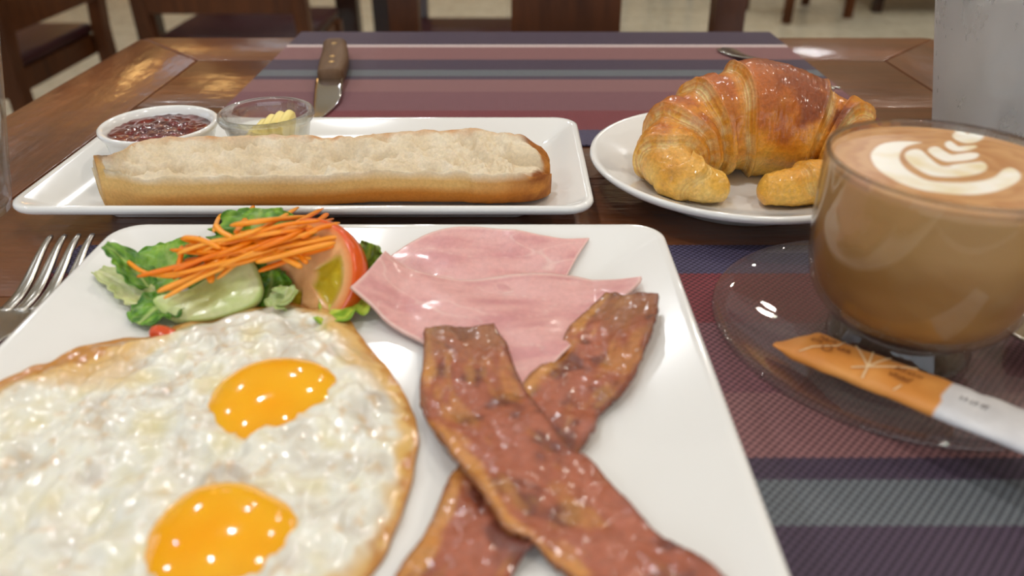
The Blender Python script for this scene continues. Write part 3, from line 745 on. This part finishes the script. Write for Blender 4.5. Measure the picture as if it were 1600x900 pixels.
def cucumber():
    c0 = pt(300, 498, z=PF+.0035); n = Vector((.10, -.62, .78)).normalized()
    out = [(237, 468), (262, 458), (292, 452), (322, 434), (356, 416), (384, 401), (398, 412), (407, 436), (409, 452), (400, 470), (372, 486), (330, 498), (290, 502), (262, 496)]
    P = [hit(x, y, c0, n) for x, y in out]; R = catmull(P, 72, True); ctr = R.mean(0)
    pale, flesh, rind, seed_c = srgb(222, 228, 176), srgb(206, 220, 150), srgb(188, 210, 128), srgb(172, 178, 96)
    nn = np.array(n); rows, C = [], []
    core = np.array(hit(318, 452, c0, n))
    for f, dz in ((.02, 0), (.15, 0), (.3, 0), (.45, 0), (.6, 0), (.75, 0), (.88, 0), (.96, -.0002), (1.0, -.0012), (1.005, -.004), (.98, -.0056), (.5, -.006)):
        ring = []
        for p in R:
            q = ctr+(p-ctr)*f; d = np.linalg.norm((q-core)*np.array([1, 1.5, 1.3]))
            nz = fbm(tuple(q), 160, 2, 3); ring.append(q+nn*(dz+(.0004*nz if f < .95 else 0)-(.0009*smooth(.012, .004, d) if dz == 0 else 0)))
            c = mix(pale, flesh, .5+nz); c = mix(c, seed_c, float(smooth(.012, .005, d+.003*nz))*.75)
            if f > .9: c = mix(c, rind, .8)
            C.append(c)
        rows.append(ring)
    v, f = loft(rows)
    m = vcol_mat('cucumber_flesh', 500, .08, .25, .0005, rough=.18, spec=.5, coat=.3, sss=.3, sss_r=(.8, 1, .5), sss_s=.004)
    tag(obj('cucumber_slice', v, f, m, cols=C), 'pale peeled cucumber slice leaning against the carrot shreds', 'cucumber')
cucumber()
def tomato():
    n = Vector((-.42, -.68, .60)).normalized(); c = Vector(pt(474, 430, Y=.2540)); nn = np.array(n)
    ux = np.cross(nn, [0, 0, 1.0]); ux /= np.linalg.norm(ux); uy = np.cross(ux, nn)
    rows, C = [], []; R0 = .0230; k = 96
    skin, flesh, wall, gel = srgb(226, 92, 28), srgb(234, 140, 84), srgb(240, 186, 128), srgb(190, 166, 26)
    for f, dz in [(.01, 0)]+[(q/16, 0) for q in range(1, 16)]+[(.97, 0), (1.0, -.001), (1.02, -.0045), (1.0, -.0085), (.95, -.0095), (.4, -.0095)]:
        ring = []
        for j in range(k):
            a = 2*math.pi*j/k; ox, oy = math.cos(a)*f, math.sin(a)*f
            lob = .5+.5*math.cos(3*(a-.9)); ingel = smooth(.22, .30, f)*smooth(.80, .72, f)*smooth(.28, .42, lob) if dz == 0 else 0
            q = np.array(c)+ux*ox*R0*1.08+uy*oy*R0; nz = fbm(tuple(q), 260, 3, 2)
            ring.append(q+nn*(dz-.0009*ingel+.0006*ingel*nz))
            cc = mix(wall, flesh, float(smooth(.8, .95, f))); cc = mix(cc, gel, float(ingel)*.95); cc = mix(cc, srgb(200, 180, 60), float(ingel)*max(0, nz))
            if dz < 0 or f > .96: cc = skin
            C.append(cc)
        rows.append(ring)
    v, f = loft(rows)
    m = vcol_mat('tomato_flesh', 500, .06, .2, .0005, rough=.14, spec=.5, coat=.4, sss=.2, sss_r=(1, .4, .2), sss_s=.003)
    tag(obj('tomato_slice', v, f, m, cols=C), 'thick tomato slice leaning upright in the salad', 'tomato')
    p = [pt(236, 520, z=PF+.0032), pt(252, 520, z=PF+.0036), pt(285, 532, z=PF+.003)]
    v, f = tube(catmull(p, 12), [.001, .0022, .0028, .0031, .0032, .0032, .0032, .0031, .003, .0026, .002, .001], 12, (1, .8))
    tag(obj('tomato_piece', v, f, m, cols=[srgb(214, 84, 44)]*len(v)), 'small red tomato piece peeking out beneath the egg rim', 'tomato')
tomato()
def carrots():
    rng = random.Random(4)
    m = newmat('raw_carrot', srgb(240, 128, 14), .3, spec=.45, sss=.15, sss_r=(1, .4, .1), sss_s=.002); t = NT(m)
    oi = t.n('ObjectInfo'); t.base(t.ramp(oi.outputs['Random'], [(0, srgb(238, 120, 6)), (.5, srgb(248, 144, 18)), (1, srgb(252, 170, 60))]))
    def mound(x, y):
        return PF+.008+.020*math.exp(-(((x+.098)/.045)**2+((y-.262)/.020)**2))
    def place(px, py, lift):
        z = .03
        for _ in range(14): p = gp(px, py, z); z = .5*z+.5*(mound(p.x, p.y)+lift)
        return Vector((p.x, p.y, z))
    traced = [[(195, 404), (222, 424), (262, 432), (300, 428)], [(215, 432), (280, 416), (345, 396), (380, 385)], [(246, 456), (300, 432), (345, 404)], [(256, 466), (310, 436), (352, 418)],
              [(285, 371), (312, 374), (345, 388)], [(290, 384), (330, 384), (372, 376)], [(300, 422), (370, 396), (450, 366), (520, 342)], [(318, 408), (390, 378), (462, 346)],
              [(345, 378), (410, 356), (466, 324)], [(395, 392), (460, 366), (511, 336)], [(330, 442), (327, 412), (322, 376)], [(276, 424), (282, 402), (284, 384)], [(334, 362), (340, 344), (346, 336), (352, 342)],
              [(368, 364), (382, 344), (396, 322)], [(400, 410), (460, 394), (524, 379)], [(404, 424), (470, 400), (522, 384)], [(452, 380), (466, 396), (480, 412)], [(424, 392), (450, 406), (472, 418)],
              [(360, 352), (420, 344), (480, 338)], [(380, 372), (440, 352), (500, 345)], [(310, 398), (380, 388), (460, 380)], [(350, 404), (420, 386), (500, 370)], [(300, 380), (390, 372), (480, 352)],
              [(470, 372), (500, 356), (528, 352)], [(336, 350), (346, 362), (366, 372)], [(236, 430), (300, 424), (370, 408)], [(270, 446), (340, 420), (420, 396)], [(480, 360), (496, 346), (512, 334)]]
    L = [(p, .0012+.0013*(i % 5)) for i, p in enumerate(traced)]
    for i in range(34):
        cx, cy = rng.uniform(320, 470), 0; cy = 392-(cx-330)*.17+rng.uniform(-16, 26); a = rng.gauss(-.30, .22); h = rng.uniform(38, 85)
        L.append(([(cx-h*math.cos(a), cy-h*math.sin(a)), (cx, cy+rng.uniform(-6, 6)), (cx+h*math.cos(a), cy+h*math.sin(a))], rng.uniform(-.003, .006)))
    for p, lift in L:
        pts = catmull([place(x, y, lift) for x, y in p], 14); r = rng.uniform(.0009, .0014)
        rad = [r*(.45 if i in (0, 13) else .8 if i in (1, 12) else 1) for i in range(14)]
        v, f = tube(pts, rad, 6, (1.15, .75))
        tag(obj('carrot_shred', v, f, m), 'thin orange raw carrot shred piled on the salad', 'carrot', 'carrot shreds on the salad')
carrots()

# ------------------------------------------------------------------ cutlery
def frame_map(o, ax, up=(0, 0, 1)):
    o = np.array(o, float); a = np.array(ax, float); a /= np.linalg.norm(a); s = np.cross(a, np.array(up, float)); s /= np.linalg.norm(s); w = np.cross(s, a)
    return lambda x, y, z: tuple(o+s*x+a*y+w*z)                # x right, y along, z up
def fork(name, neck, direction, label, scale=1.0, handle_len=.115, flip=False):
    """neck: where tines' head starts; direction: towards the tines"""
    r = tag(empty(name, (neck[0], neck[1], neck[2])), label, 'fork'); fm = frame_map(neck, direction); k = scale
    def zc(y):                                                  # the bowed side profile of the head
        y /= k; return k*(.0075-.0065*smooth(-.02, .028, y)+.0085*smooth(.03, .072, y))
    # head plate
    G = np.zeros((24, 13, 3))
    for i in range(24):
        y = (-.012+.034*i/23)*k; w = (.0038+.0085*smooth(-.012, .014, y/k))*k
        for j in range(13): x = (j/6-1)*w; G[i, j] = fm(x, y, zc(y)+.0012*(x/(.0125*k))**2)
    obj('head', *slab(G, .0016*k), M['steel'], parent=r)
    for q in range(4):
        G = np.zeros((26, 5, 3)); xc0 = (-.0093+.0062*q)*k
        for i in range(26):
            f = i/25; y = (.019+.052*f)*k; w = (.0026-.0014*f**1.5)*k
            for j in range(5): G[i, j] = fm(xc0+(j/2-1)*w, y, zc(y)+.0010*k-.0004*abs(j-2)*k*.5)
        obj('tine', *slab(G, .0017*k*np.ones((26, 5))), M['steel'], parent=r)
    n = 26; rings = []
    for i in range(n):
        f = i/(n-1); y = -.010*k-handle_len*f; w = (.0036+.0062*smooth(.25, .95, f))*k*(1-.9*smooth(.965, 1.0, f)**2); h = .0013*k
        z = .0073*k-.0058*k*smooth(.1, .8, f)+.0005*k
        rings.append([fm(w*math.cos(2*math.pi*a/14), y, z+h*math.sin(2*math.pi*a/14)) for a in range(14)])
    obj('handle', *loft(rings), M['steel'], parent=r)
    return r
fk_tip = gp(105, 372, .012); fk_neck = Vector((-.1935, .2360, MZ))
fork('fork', fk_neck, (fk_tip.x-fk_neck.x, fk_tip.y-fk_neck.y, 0), 'steel dinner fork tucked beside the square plate', .98)
fork('fork', (.2098, .590, MZ), (.28, -.96, 0), 'steel fork lying behind the croissant on the far placemat', .85, .080)

def knife():
    hx = gp(520, 66, MZ+.012); base = Vector((-.1360, .5640, MZ)); d = Vector((-.016, .097, 0)).normalized()
    r = tag(empty('steak_knife', base), 'steak knife with wooden handle lying on the far placemat', 'knife')
    fm = frame_map(base, d)
    rings = []; n = 30
    for i in range(n):
        f = i/(n-1); y = .100*f; w = .0090+.0022*math.sin(f*math.pi*1.1+.2)*(1 if f < .8 else 1)+.0016*smooth(.55, 1, f)
        sh = 0.0018*math.sin(f*3.0); end = (1-smooth(.955, 1.0, f)*.35)*(.93+.07*smooth(0, .03, f)); h = .0068
        ring = []
        for q in range(20):
            a = 2*math.pi*q/20; ca, sa = math.cos(a), math.sin(a)
            ring.append(fm(sh+w*end*math.copysign(abs(ca)**.55, ca), y, .0073+h*end*math.copysign(abs(sa)**.55, sa)))
        rings.append(ring)
    hd = obj('handle', *loft(rings), M['knife_wood'], parent=r)
    for y in (.020, .036, .078):
        c = Vector(fm(.001, y, .0137)); obj('rivet', *lathe([(0, .0006), (.0022, .0006), (.0026, 0), (.0024, -.002), (0, -.002)], tuple(c), 16), M['brass'], parent=hd)
    # blade: straight spine on the bowl side, curved cutting edge
    G = np.zeros((40, 9, 3))
    for i in range(40):
        f = i/39; y = .003-.100*f; xl = -.0105+.002*f*f; xr = .0092-.0178*smooth(.25, 1.0, f)**1.25
        xr = max(xr, xl+.0004)
        for j in range(9):
            q = j/8; G[i, j] = fm(xl+(xr-xl)*q, y, .0070-.0050*smooth(0, .7, f)-.0004*q)
    obj('blade', *slab(G, .0013), M['blade'], parent=r)
knife()

# ------------------------------------------------------------------ coffee
SX, SY = .1400, .2285
sz = MZ+.0002
o = obj('glass_saucer', *lathe([(0, 0), (.026, 0), (.030, .0008), (.046, .0042), (.0600, .0088), (.0648, .0112), (.0655, .0124), (.0650, .0134), (.0640, .0136), (.0590, .0116), (.046, .0072), (.034, .0044), (.030, .0040), (0, .0040)], (SX, SY, sz), 96), M['thin_glass'])
tag(o, 'clear glass saucer under the coffee cup', 'saucer')
CX, CY = .1430, .2300; CZ = sz+.0043
RIM = .0775-CZ
cup = tag(empty('glass_cup', (CX, CY, CZ)), 'clear glass cup of milky coffee standing on the glass saucer', 'cup')
prof = [(0, .0016), (.018, .0016), (.0205, 0), (.0238, 0), (.0248, .0012), (.0246, .0030), (.0225, .0072), (.0216, .0096), (.0235, .0118), (.0290, .0150), (.0338, .0210), (.0362, .0280), (.0378, .0380), (.0386, .0500), (.0391, RIM-.001), (.0389, RIM-.0003), (.0383, RIM), (.0377, RIM-.0003), (.0375, RIM-.001),
        (.0370, .0500), (.0362, .0390), (.0346, .0295), (.0318, .0225), (.0275, .0178), (.021, .0156), (.012, .0148), (0, .0146)]
pr = catmull([(a, b, 0) for a, b in prof[3:-1]], 90)[:, :2].tolist(); pr = prof[:3]+[(a, b) for a, b in pr]+[prof[-1]]
obj('cup_body', *lathe(pr, (CX, CY, CZ), 112), M['glass'], parent=cup)
hp = catmull([(.0376, 0, RIM-.014), (.050, 0, RIM-.011), (.0600, 0, RIM-.018), (.0595, 0, RIM-.032), (.050, 0, RIM-.044), (.0365, 0, RIM-.050)], 30)
ca_, sa_ = math.cos(.35), math.sin(.35)
obj('handle', *tube([(CX+p[0]*ca_, CY+p[0]*sa_, CZ+p[2]) for p in hp], .0034, 12, (1.3, .9), up=(-sa_, ca_, 0)), M['glass'], parent=cup)
LV = RIM-.0024
def coffee():
    inner = [(.0148, 0.0), (.0150, .012), (.0157, .021), (.0179, .0275), (.0226, .0318), (.0296, .0346), (.0391, .0362), (.0501, .0370), (LV, .03745)]
    # the drawing in the foam, traced on the surface
    polys = [[(850, 200), (700, 192), (560, 210), (490, 260), (475, 310), (510, 380), (600, 450), (720, 510), (850, 550), (930, 565), (1050, 578), (1200, 585), (1350, 570), (1480, 530), (1560, 480), (1575, 440), (1540, 400), (1490, 385), (1440, 405), (1390, 450), (1300, 480), (1150, 495), (960, 490), (850, 465), (740, 400), (690, 340), (685, 290), (720, 240), (780, 215)],
             [(790, 250), (735, 270), (725, 310), (780, 370), (880, 430), (960, 450), (1100, 455), (1230, 440), (1310, 410), (1330, 375), (1300, 345), (1240, 345), (1100, 360), (1010, 375), (950, 350), (880, 290), (840, 255)],
             [(930, 232), (895, 250), (905, 275), (960, 315), (1020, 340), (1100, 340), (1220, 325), (1265, 300), (1260, 280), (1200, 275), (1120, 285), (1065, 290), (1010, 260), (970, 235)],
             [(1055, 190), (1020, 205), (1030, 235), (1080, 262), (1150, 265), (1220, 250), (1255, 230), (1230, 220), (1170, 225), (1120, 230), (1090, 210)],
             [(1110, 122), (1075, 145), (1085, 170), (1130, 195), (1180, 208), (1240, 200), (1290, 175), (1300, 155), (1260, 130), (1215, 132), (1185, 145), (1150, 130)]]
    zt = CZ+LV; PP = [catmull([gp(1260+a/4.706, 180+b/4.706, zt) for a, b in p], 80, True)[:, :2] for p in polys]
    n, k = 100, 400; V, C, Fc = [], [], []
    rr = .0374*np.sqrt(np.linspace(0, 1, n+1)[1:])*.5+.0374*np.linspace(0, 1, n+1)[1:]*.5
    A = 2*np.pi*np.arange(k)/k; X = CX+rr[:, None]*np.cos(A); Y = CY+rr[:, None]*np.sin(A); Q = np.stack([X.ravel(), Y.ravel()], 1)
    sd = np.full(len(Q), 1e9)
    for P in PP:
        d2 = np.full(len(Q), 1e9); ins = np.zeros(len(Q), bool)
        for i in range(len(P)):
            a, b = P[i], P[(i+1) % len(P)]; e = b-a; w = Q-a; t_ = np.clip((w@e)/(e@e+1e-15), 0, 1); q = w-t_[:, None]*e; d2 = np.minimum(d2, (q*q).sum(1))
            c = (a[1] > Q[:, 1]) != (b[1] > Q[:, 1]); xi = a[0]+(Q[:, 1]-a[1])/(b[1]-a[1]+1e-15)*(b[0]-a[0]); ins ^= c & (Q[:, 0] < xi)
        s_ = np.sqrt(d2)*np.where(ins, -1, 1); sd = np.minimum(sd, s_)
    foam, dk, wt = srgb(200, 150, 98), srgb(182, 126, 74), srgb(246, 240, 228)
    V.append((CX, CY, zt)); C.append(wt)
    for i, (x, y) in enumerate(Q):
        r_ = math.hypot(x-CX, y-CY); nz = fbm((x*.8+math.sin(r_*300)*.001, y, 0), 90, 3, 3)
        c = mix(foam, dk, .35+.8*nz+.35*math.sin(r_*900+5*nz)); c = mix(c, srgb(206, 160, 116), float(smooth(.032, .037, r_))*.6)
        w = float(smooth(.0005, -.0005, sd[i])); c = mix(c, mix(wt, srgb(232, 214, 172), max(0, .25+nz)), w)
        V.append((x, y, zt+(.0006*smooth(.0355, .0374, r_)))); C.append(c)
    for j in range(k): Fc.append((0, 1+j, 1+(j+1) % k))
    for i in range(n-1):
        for j in range(k): Fc.append((1+i*k+j, 1+i*k+(j+1) % k, 1+(i+1)*k+(j+1) % k, 1+(i+1)*k+j))
    prev = 1+(n-1)*k
    pts = catmull([(r, z, 0) for z, r in inner[::-1]], 40)
    for q in range(1, 40):
        r, z = pts[q][0], pts[q][1]; st = len(V)
        if r < 1e-5: r = 1e-4
        for j in range(k):
            a = A[j]; x, y = CX+(r+.00005)*math.cos(a), CY+(r+.00005)*math.sin(a); V.append((x, y, CZ+z-.00005))
            nz = fbm((math.cos(a)*.7+z*14, math.sin(a)*.7, z*38), 1.8, 2, 3)
            c = mix(srgb(172, 124, 66), srgb(138, 94, 48), .5+.6*nz); c = mix(c, srgb(204, 162, 106), float(smooth(.035, .06, z+.012*nz))*.75); C.append(c)
        for j in range(k): Fc.append((prev+j, prev+(j+1) % k, st+(j+1) % k, st+j))
        prev = st
    Fc.append(tuple(prev+j for j in range(k)))
    m = newmat('milk_coffee', rough=.28, spec=.35, sss=.2, sss_r=(1, .6, .35), sss_s=.004); t = NT(m); a = t.n('Attribute', attribute_name='Col'); t.base(a.outputs['Color'])
    t.bump(t.noise(t.coord(), 900, 3), .06, .0003)
    tag(obj('coffee', V, Fc, m, cols=C), 'milky coffee with white leaf pattern in its foam', 'coffee')
coffee()

def packet():
    # a paper sugar stick: twisted corner at the cup's foot, resting on the saucer and out over its rim
    A = Vector((.0975, .2222, 0)); B = Vector((.1650, .1505, 0)); axis = (B-A); L = axis.length; d = axis.normalized(); s = Vector((-d.y, d.x, 0))   # s points away from the viewer
    z0, z1 = sz+.0112, sz+.0186
    n, k = 90, 24; W = .0098; V, C, Fc = [], [], []
    org, org2, wht, gry = srgb(222, 152, 78), srgb(206, 128, 52), srgb(232, 230, 230), srgb(208, 206, 208)
    rings = []
    def surf(f, q):                                    # q in -1..1 across the top
        w = W*(1 if f > .085 else .12+.88*(f/.085)); sk = -.0062*(1-min(1, f/.085))
        flat = smooth(.75, 1.0, f); hh = .0030*(1-.75*flat)*(smooth(0, .09, f)*.85+.15)
        c = A+d*(L*f)+s*sk; z = z0+(z1-z0)*f
        return c, w, z, hh
    for i in range(n):
        f = i/(n-1); c, w, z, hh = surf(f, 0); ring = []
        for j in range(k):
            a = 2*math.pi*j/k; ca, sa = math.cos(a), math.sin(a)
            p = c+s*(w*ca); zz = z+hh*math.copysign(abs(sa)**.8, sa)+.00045*fbm((p.x, p.y, sa*.01), 170, 4, 2)
            ring.append((p.x, p.y, zz))
            edge = f+.004*ca
            o_ = mix(org, org2, .5+.9*fbm((p.x, p.y, 0), 70, 6, 2)); C.append(o_ if edge < .549 else mix(wht, gry, .4+fbm((p.x, p.y, 0), 90, 2, 2)))
        rings.append(ring)
    r = tag(empty('sugar_packet', (A.x, A.y, z0)), 'orange and white paper sugar stick lying across the glass saucer', 'sugar packet')
    v, f = loft(rings); pm = vcol_mat('printed_paper', 500, .04, .12, .0005, rough=.45, spec=.4)
    obj('paper_sleeve', v, f, pm, parent=r, cols=C)
    lm = newmat('print_cream', srgb(240, 206, 158), .5); bm_ = newmat('print_brown', srgb(150, 84, 30), .5); gm = newmat('print_grey', srgb(120, 116, 120), .5)
    def on(f, q):
        c, w, z, hh = surf(f, 0); p = c+s*(w*q); return np.array((p.x, p.y, z+hh*max(0.0, 1-q*q)**.4+.0005))
    def stroke(pts, wd):
        P = np.array([on(*p) for p in pts]); G = np.zeros((len(P), 2, 3))
        for i in range(len(P)):
            T = P[min(i+1, len(P)-1)]-P[max(i-1, 0)]; T /= np.linalg.norm(T); b = np.cross(T, [0, 0, 1.0]); b /= np.linalg.norm(b)
            G[i, 0] = P[i]-b*wd/2; G[i, 1] = P[i]+b*wd/2
        return slab(G, .0001)
    lin = lambda a, b, n_=8: [(a[0]+(b[0]-a[0])*i/(n_-1), a[1]+(b[1]-a[1])*i/(n_-1)) for i in range(n_)]
    hub = (.315, -.30)
    parts = [stroke(lin(hub, e), .0006) for e in ((.225, .80), (.285, .85), (.345, .85), (.435, .80), (.325, -.88), (.275, -.62))]
    parts += [stroke([(.10, -.8), (.125, -.35), (.155, -.05), (.185, .25), (.19, .75)], .0005), stroke([(.425, -.85), (.435, -.55)], .0005)]
    obj('leaf_print', *join(*parts), lm, parent=r)
    parts = [stroke([(.165+.015*math.cos(a), -.12+.21*math.sin(a)) for a in np.linspace(0, 2*math.pi, 17)], .0004)]
    rg = random.Random(3)
    def word(f0, q0, nlet, step, hgt):
        out = []
        for i in range(nlet):
            f = f0+i*step
            out.append(stroke(lin((f, q0-hgt), (f+rg.uniform(-.003, .003), q0+hgt), 3), .00032))
            if rg.random() < .7: out.append(stroke(lin((f, q0+rg.choice((-hgt, 0, hgt))), (f+step*.6, q0+rg.choice((-hgt, 0, hgt))), 3), .0003))
        return out
    parts += word(.115, .42, 7, .009, .12)+word(.10, .10, 4, .010, .12)+word(.195, .12, 5, .009, .12)+word(.385, .25, 9, .010, .12)+word(.385, -.18, 7, .010, .12)
    obj('brown_print', *join(*parts), bm_, parent=r)
    obj('grey_print', *join(*(word(.595, -.05, 2, .011, .10)+word(.625, -.05, 2, .011, .10)+word(.655, -.05, 2, .011, .10))), gm, parent=r)
packet()

def spoon():
    r = tag(empty('teaspoon', (.219, .242, sz+.009)), 'small steel teaspoon resting on the rim of the glass saucer', 'spoon')
    fm = frame_map((.2190, .2420, sz+.0135), (.86, .50, 0)); n = 26; rings = []
    for i in range(n):
        f = i/(n-1); y = -.012+.098*f; w = .0022+.0030*smooth(.5, .95, f); w *= (1-.8*smooth(.96, 1, f)); h = .0011
        rings.append([fm(w*math.cos(2*math.pi*a/12), y, .0008-.008*smooth(.3, 1, f)*.5+h*math.sin(2*math.pi*a/12)) for a in range(12)])
    obj('handle', *loft(rings), M['steel'], parent=r)
    G = np.zeros((20, 13, 3))
    for i in range(20):
        f = i/19; y = -.010-.036*f; w = .0022+.0090*math.sin(math.pi*min(1, .06+.94*f))**.7
        for j in range(13): q = j/6-1; G[i, j] = fm(w*q, y, .0004+.0022*q*q*math.sin(math.pi*f)-.0030*math.sin(math.pi*f))
    obj('bowl', *slab(G, .0010), M['steel'], parent=r)
spoon()

# ------------------------------------------------------------------ drinking glasses
def frosted():
    m = newmat('misted_glass', (.93, .95, .96), .32, ior=1.3, trans=1); t = NT(m); v = t.coord()
    nz = t.noise(t.coord((1, 1, .35)), 60, 4, .6); f = t.ramp(nz, [(.35, (.22,)*3), (.7, (.50,)*3)]); t.l(f, t.b.inputs['Roughness'])
    d = t.n('BsdfDiffuse'); d.inputs['Color'].default_value = (.90, .88, .85, 1); tr = t.n('BsdfTranslucent'); tr.inputs['Color'].default_value = (.92, .90, .86, 1)
    m1 = t.n('MixShader'); m1.inputs[0].default_value = .55; t.l(d.outputs[0], m1.inputs[1]); t.l(tr.outputs[0], m1.inputs[2])
    m2 = t.n('MixShader'); t.l(t.ramp(nz, [(.3, (.35,)*3), (.75, (.6,)*3)]), m2.inputs[0]); t.l(t.b.outputs[0], m2.inputs[1]); t.l(m1.outputs[0], m2.inputs[2])
    out = [q for q in t.t.nodes if q.bl_idname == 'ShaderNodeOutputMaterial'][0]; t.l(m2.outputs[0], out.inputs['Surface'])
    return m
M['misted'] = frosted()
M['water'] = newmat('water', (.95, .97, .98), .0, ior=1.33, trans=1)
M['ice'] = newmat('ice', (.94, .97, 1.0), .18, ior=1.31, trans=1)
WX, WY, WR, TAPER = .2785, .4230, .0265, .235
def tumbler(x, y, r, h, mat, label):
    o = obj('water_glass', *lathe([(0, 0), (r-.001, 0), (r, .001), (r+TAPER*.012, .012), (r+TAPER*h, h-.001), (r+TAPER*h-.0004, h), (r+TAPER*h-.0014, h), (r+TAPER*h-.0018, h-.001), (r+TAPER*.014-.0022, .014), (r-.002, .009), (0, .008)], (x, y, .0002), 72), mat)
    return tag(o, label, 'glass')
tumbler(WX, WY, WR, .118, M['misted'], 'tall misted glass of iced water behind the coffee cup')
o = obj('water', *lathe([(0, .0095), (WR-.0035, .0100), (WR+TAPER*.015-.0025, .015), (WR+TAPER*.098-.0022, .098), (0, .0983)], (WX, WY, .0002), 64), M['water']); tag(o, 'cold water filling the tall misted glass', 'water')
rg = random.Random(8)
for k in range(5):
    a = k*2.1; c = (WX+(.006+.0045*k)*math.cos(a), WY+(.006+.0045*k)*math.sin(a), .0225+.0155*k)
    v, f = rbox(-.0095, .0095, -.009, .009, -.0085, .0085, b=.0025); e = (rg.random(), rg.random(), rg.random()*3)
    from mathutils import Euler
    R_ = Euler(e).to_matrix(); v = [tuple(R_ @ Vector(p)+Vector(c)) for p in v]
    tag(obj('ice_cube', v, f, M['ice']), 'clear ice cube floating in the tall misted water glass', 'ice cube', 'ice cubes in the water glass')
tumbler(-.2850, .3480, .0265, .118, M['thin_glass'], 'clear empty glass standing at the corner of the bread platter')

# ------------------------------------------------------------------ chairs and tables behind
def chair(loc, rz, label, wood, first=[None]):
    key = wood.name
    r = tag(empty('dining_chair', (loc[0], loc[1], FLOOR), rz), label, 'chair')
    L = lambda nm, vf, m, sm=False: obj(nm, *vf, m, parent=r, origin='local', smooth=sm)
    for x in (-.205, .205): L('leg', rbox(x-.02, x+.02, -.205, -.165, 0, .43, b=.003), wood)
    for x in (-.215, .215):      # rear posts, raked above the seat
        p = [(x, .19, 0), (x, .19, .45), (x, .215, .70), (x, .25, .98)]; rings = []
        for (a, b_, c) in p: rings.append([(a-.0195, b_-.017, c), (a+.0195, b_-.017, c), (a+.0195, b_+.017, c), (a-.0195, b_+.017, c)])
        L('back_post', loft(rings), wood)
    L('seat_frame', rbox(-.215, .215, -.20, .17, .385, .435, b=.003), wood)
    L('seat_cushion', rbox(-.215, .215, -.215, .17, .4355, .465, b=.012, seg=3), M['cushion'], True)
    L('back_rail', rbox(-.195, .195, .193, .217, .53, .60, b=.003), wood)
    L('top_rail', rbox(-.195, .195, .228, .258, .90, .98, b=.004), wood)
    v, f = rbox(-.073, .073, -.008, .008, .60, .90, b=.002); v = [(a, b_+.207+(c-.6)*.105, c) for a, b_, c in v]; L('splat', (v, f), wood)
    for x in (-.205, .205): L('side_stretcher', rbox(x-.011, x+.011, -.165, .175, .17, .20, b=.002), wood)
    return r
chair((.072, .835), 0, 'dark wooden chair with wide splat pushed up opposite at the set table', M['chair_wood'])
q_ = chair((-.706, 2.12), math.pi, 'brown wooden chair turned away, backing towards the table corner', M['chair_wood'])
q_.scale = (.90, 1, 1)
chair((-1.31, 1.91), math.radians(-90), 'dark wooden chair turned sideways with burgundy seat, past the jam side of the table', M['chair_wood'])
chair((-.04, 2.02), 0, 'dark chair standing behind the chair with the wide splat', M['dark_wood'])
chair((1.62, 4.50), math.radians(20), 'dark wooden chair standing alone on the pale floor beside the low bench', M['chair_wood'])
chair((.95, 5.2), math.radians(-10), 'distant dark chair standing farthest back on the pale floor', M['dark_wood'])
def back_table(x, y, w, d, label):
    r = tag(empty('dining_table', (x, y, FLOOR)), label, 'table')
    obj('table_top', *rbox(-w/2, w/2, -d/2, d/2, .722, .75, b=.004), M['dark_wood'], parent=r, origin='local', smooth=False)
    obj('apron', *rbox(-w/2+.05, w/2-.05, -d/2+.05, d/2-.05, .64, .7215, b=.003), M['dark_wood'], parent=r, origin='local', smooth=False)
    for sx in (-1, 1):
        for sy in (-1, 1):
            cx, cy = sx*(w/2-.075), sy*(d/2-.075); obj('leg', *rbox(cx-.034, cx+.034, cy-.034, cy+.034, 0, .6395, b=.004), M['dark_wood'], parent=r, origin='local', smooth=False)
back_table(-.85, 2.86, .80, .80, 'dark wooden table behind the chair that is turned away')
back_table(.75, 6.1, .9, .8, 'dark wooden table near the far wall')
r = tag(empty('low_bench', (2.60, 4.75, FLOOR)), 'low dark wooden bench with upholstered seat on the pale tiled floor', 'bench')
obj('body', *rbox(-.55, .55, -.25, .25, .09, .36, b=.01), M['dark_wood'], parent=r, origin='local', smooth=False)
obj('seat_cushion', *rbox(-.55, .55, -.26, .25, .361, .45, b=.02, seg=3), M['cushion'], parent=r, origin='local')
for sx in (-.5, .5):
    for sy in (-.2, .2): obj('leg', *rbox(sx-.025, sx+.025, sy-.025, sy+.025, 0, .0895, b=.003), M['dark_wood'], parent=r, origin='local', smooth=False)
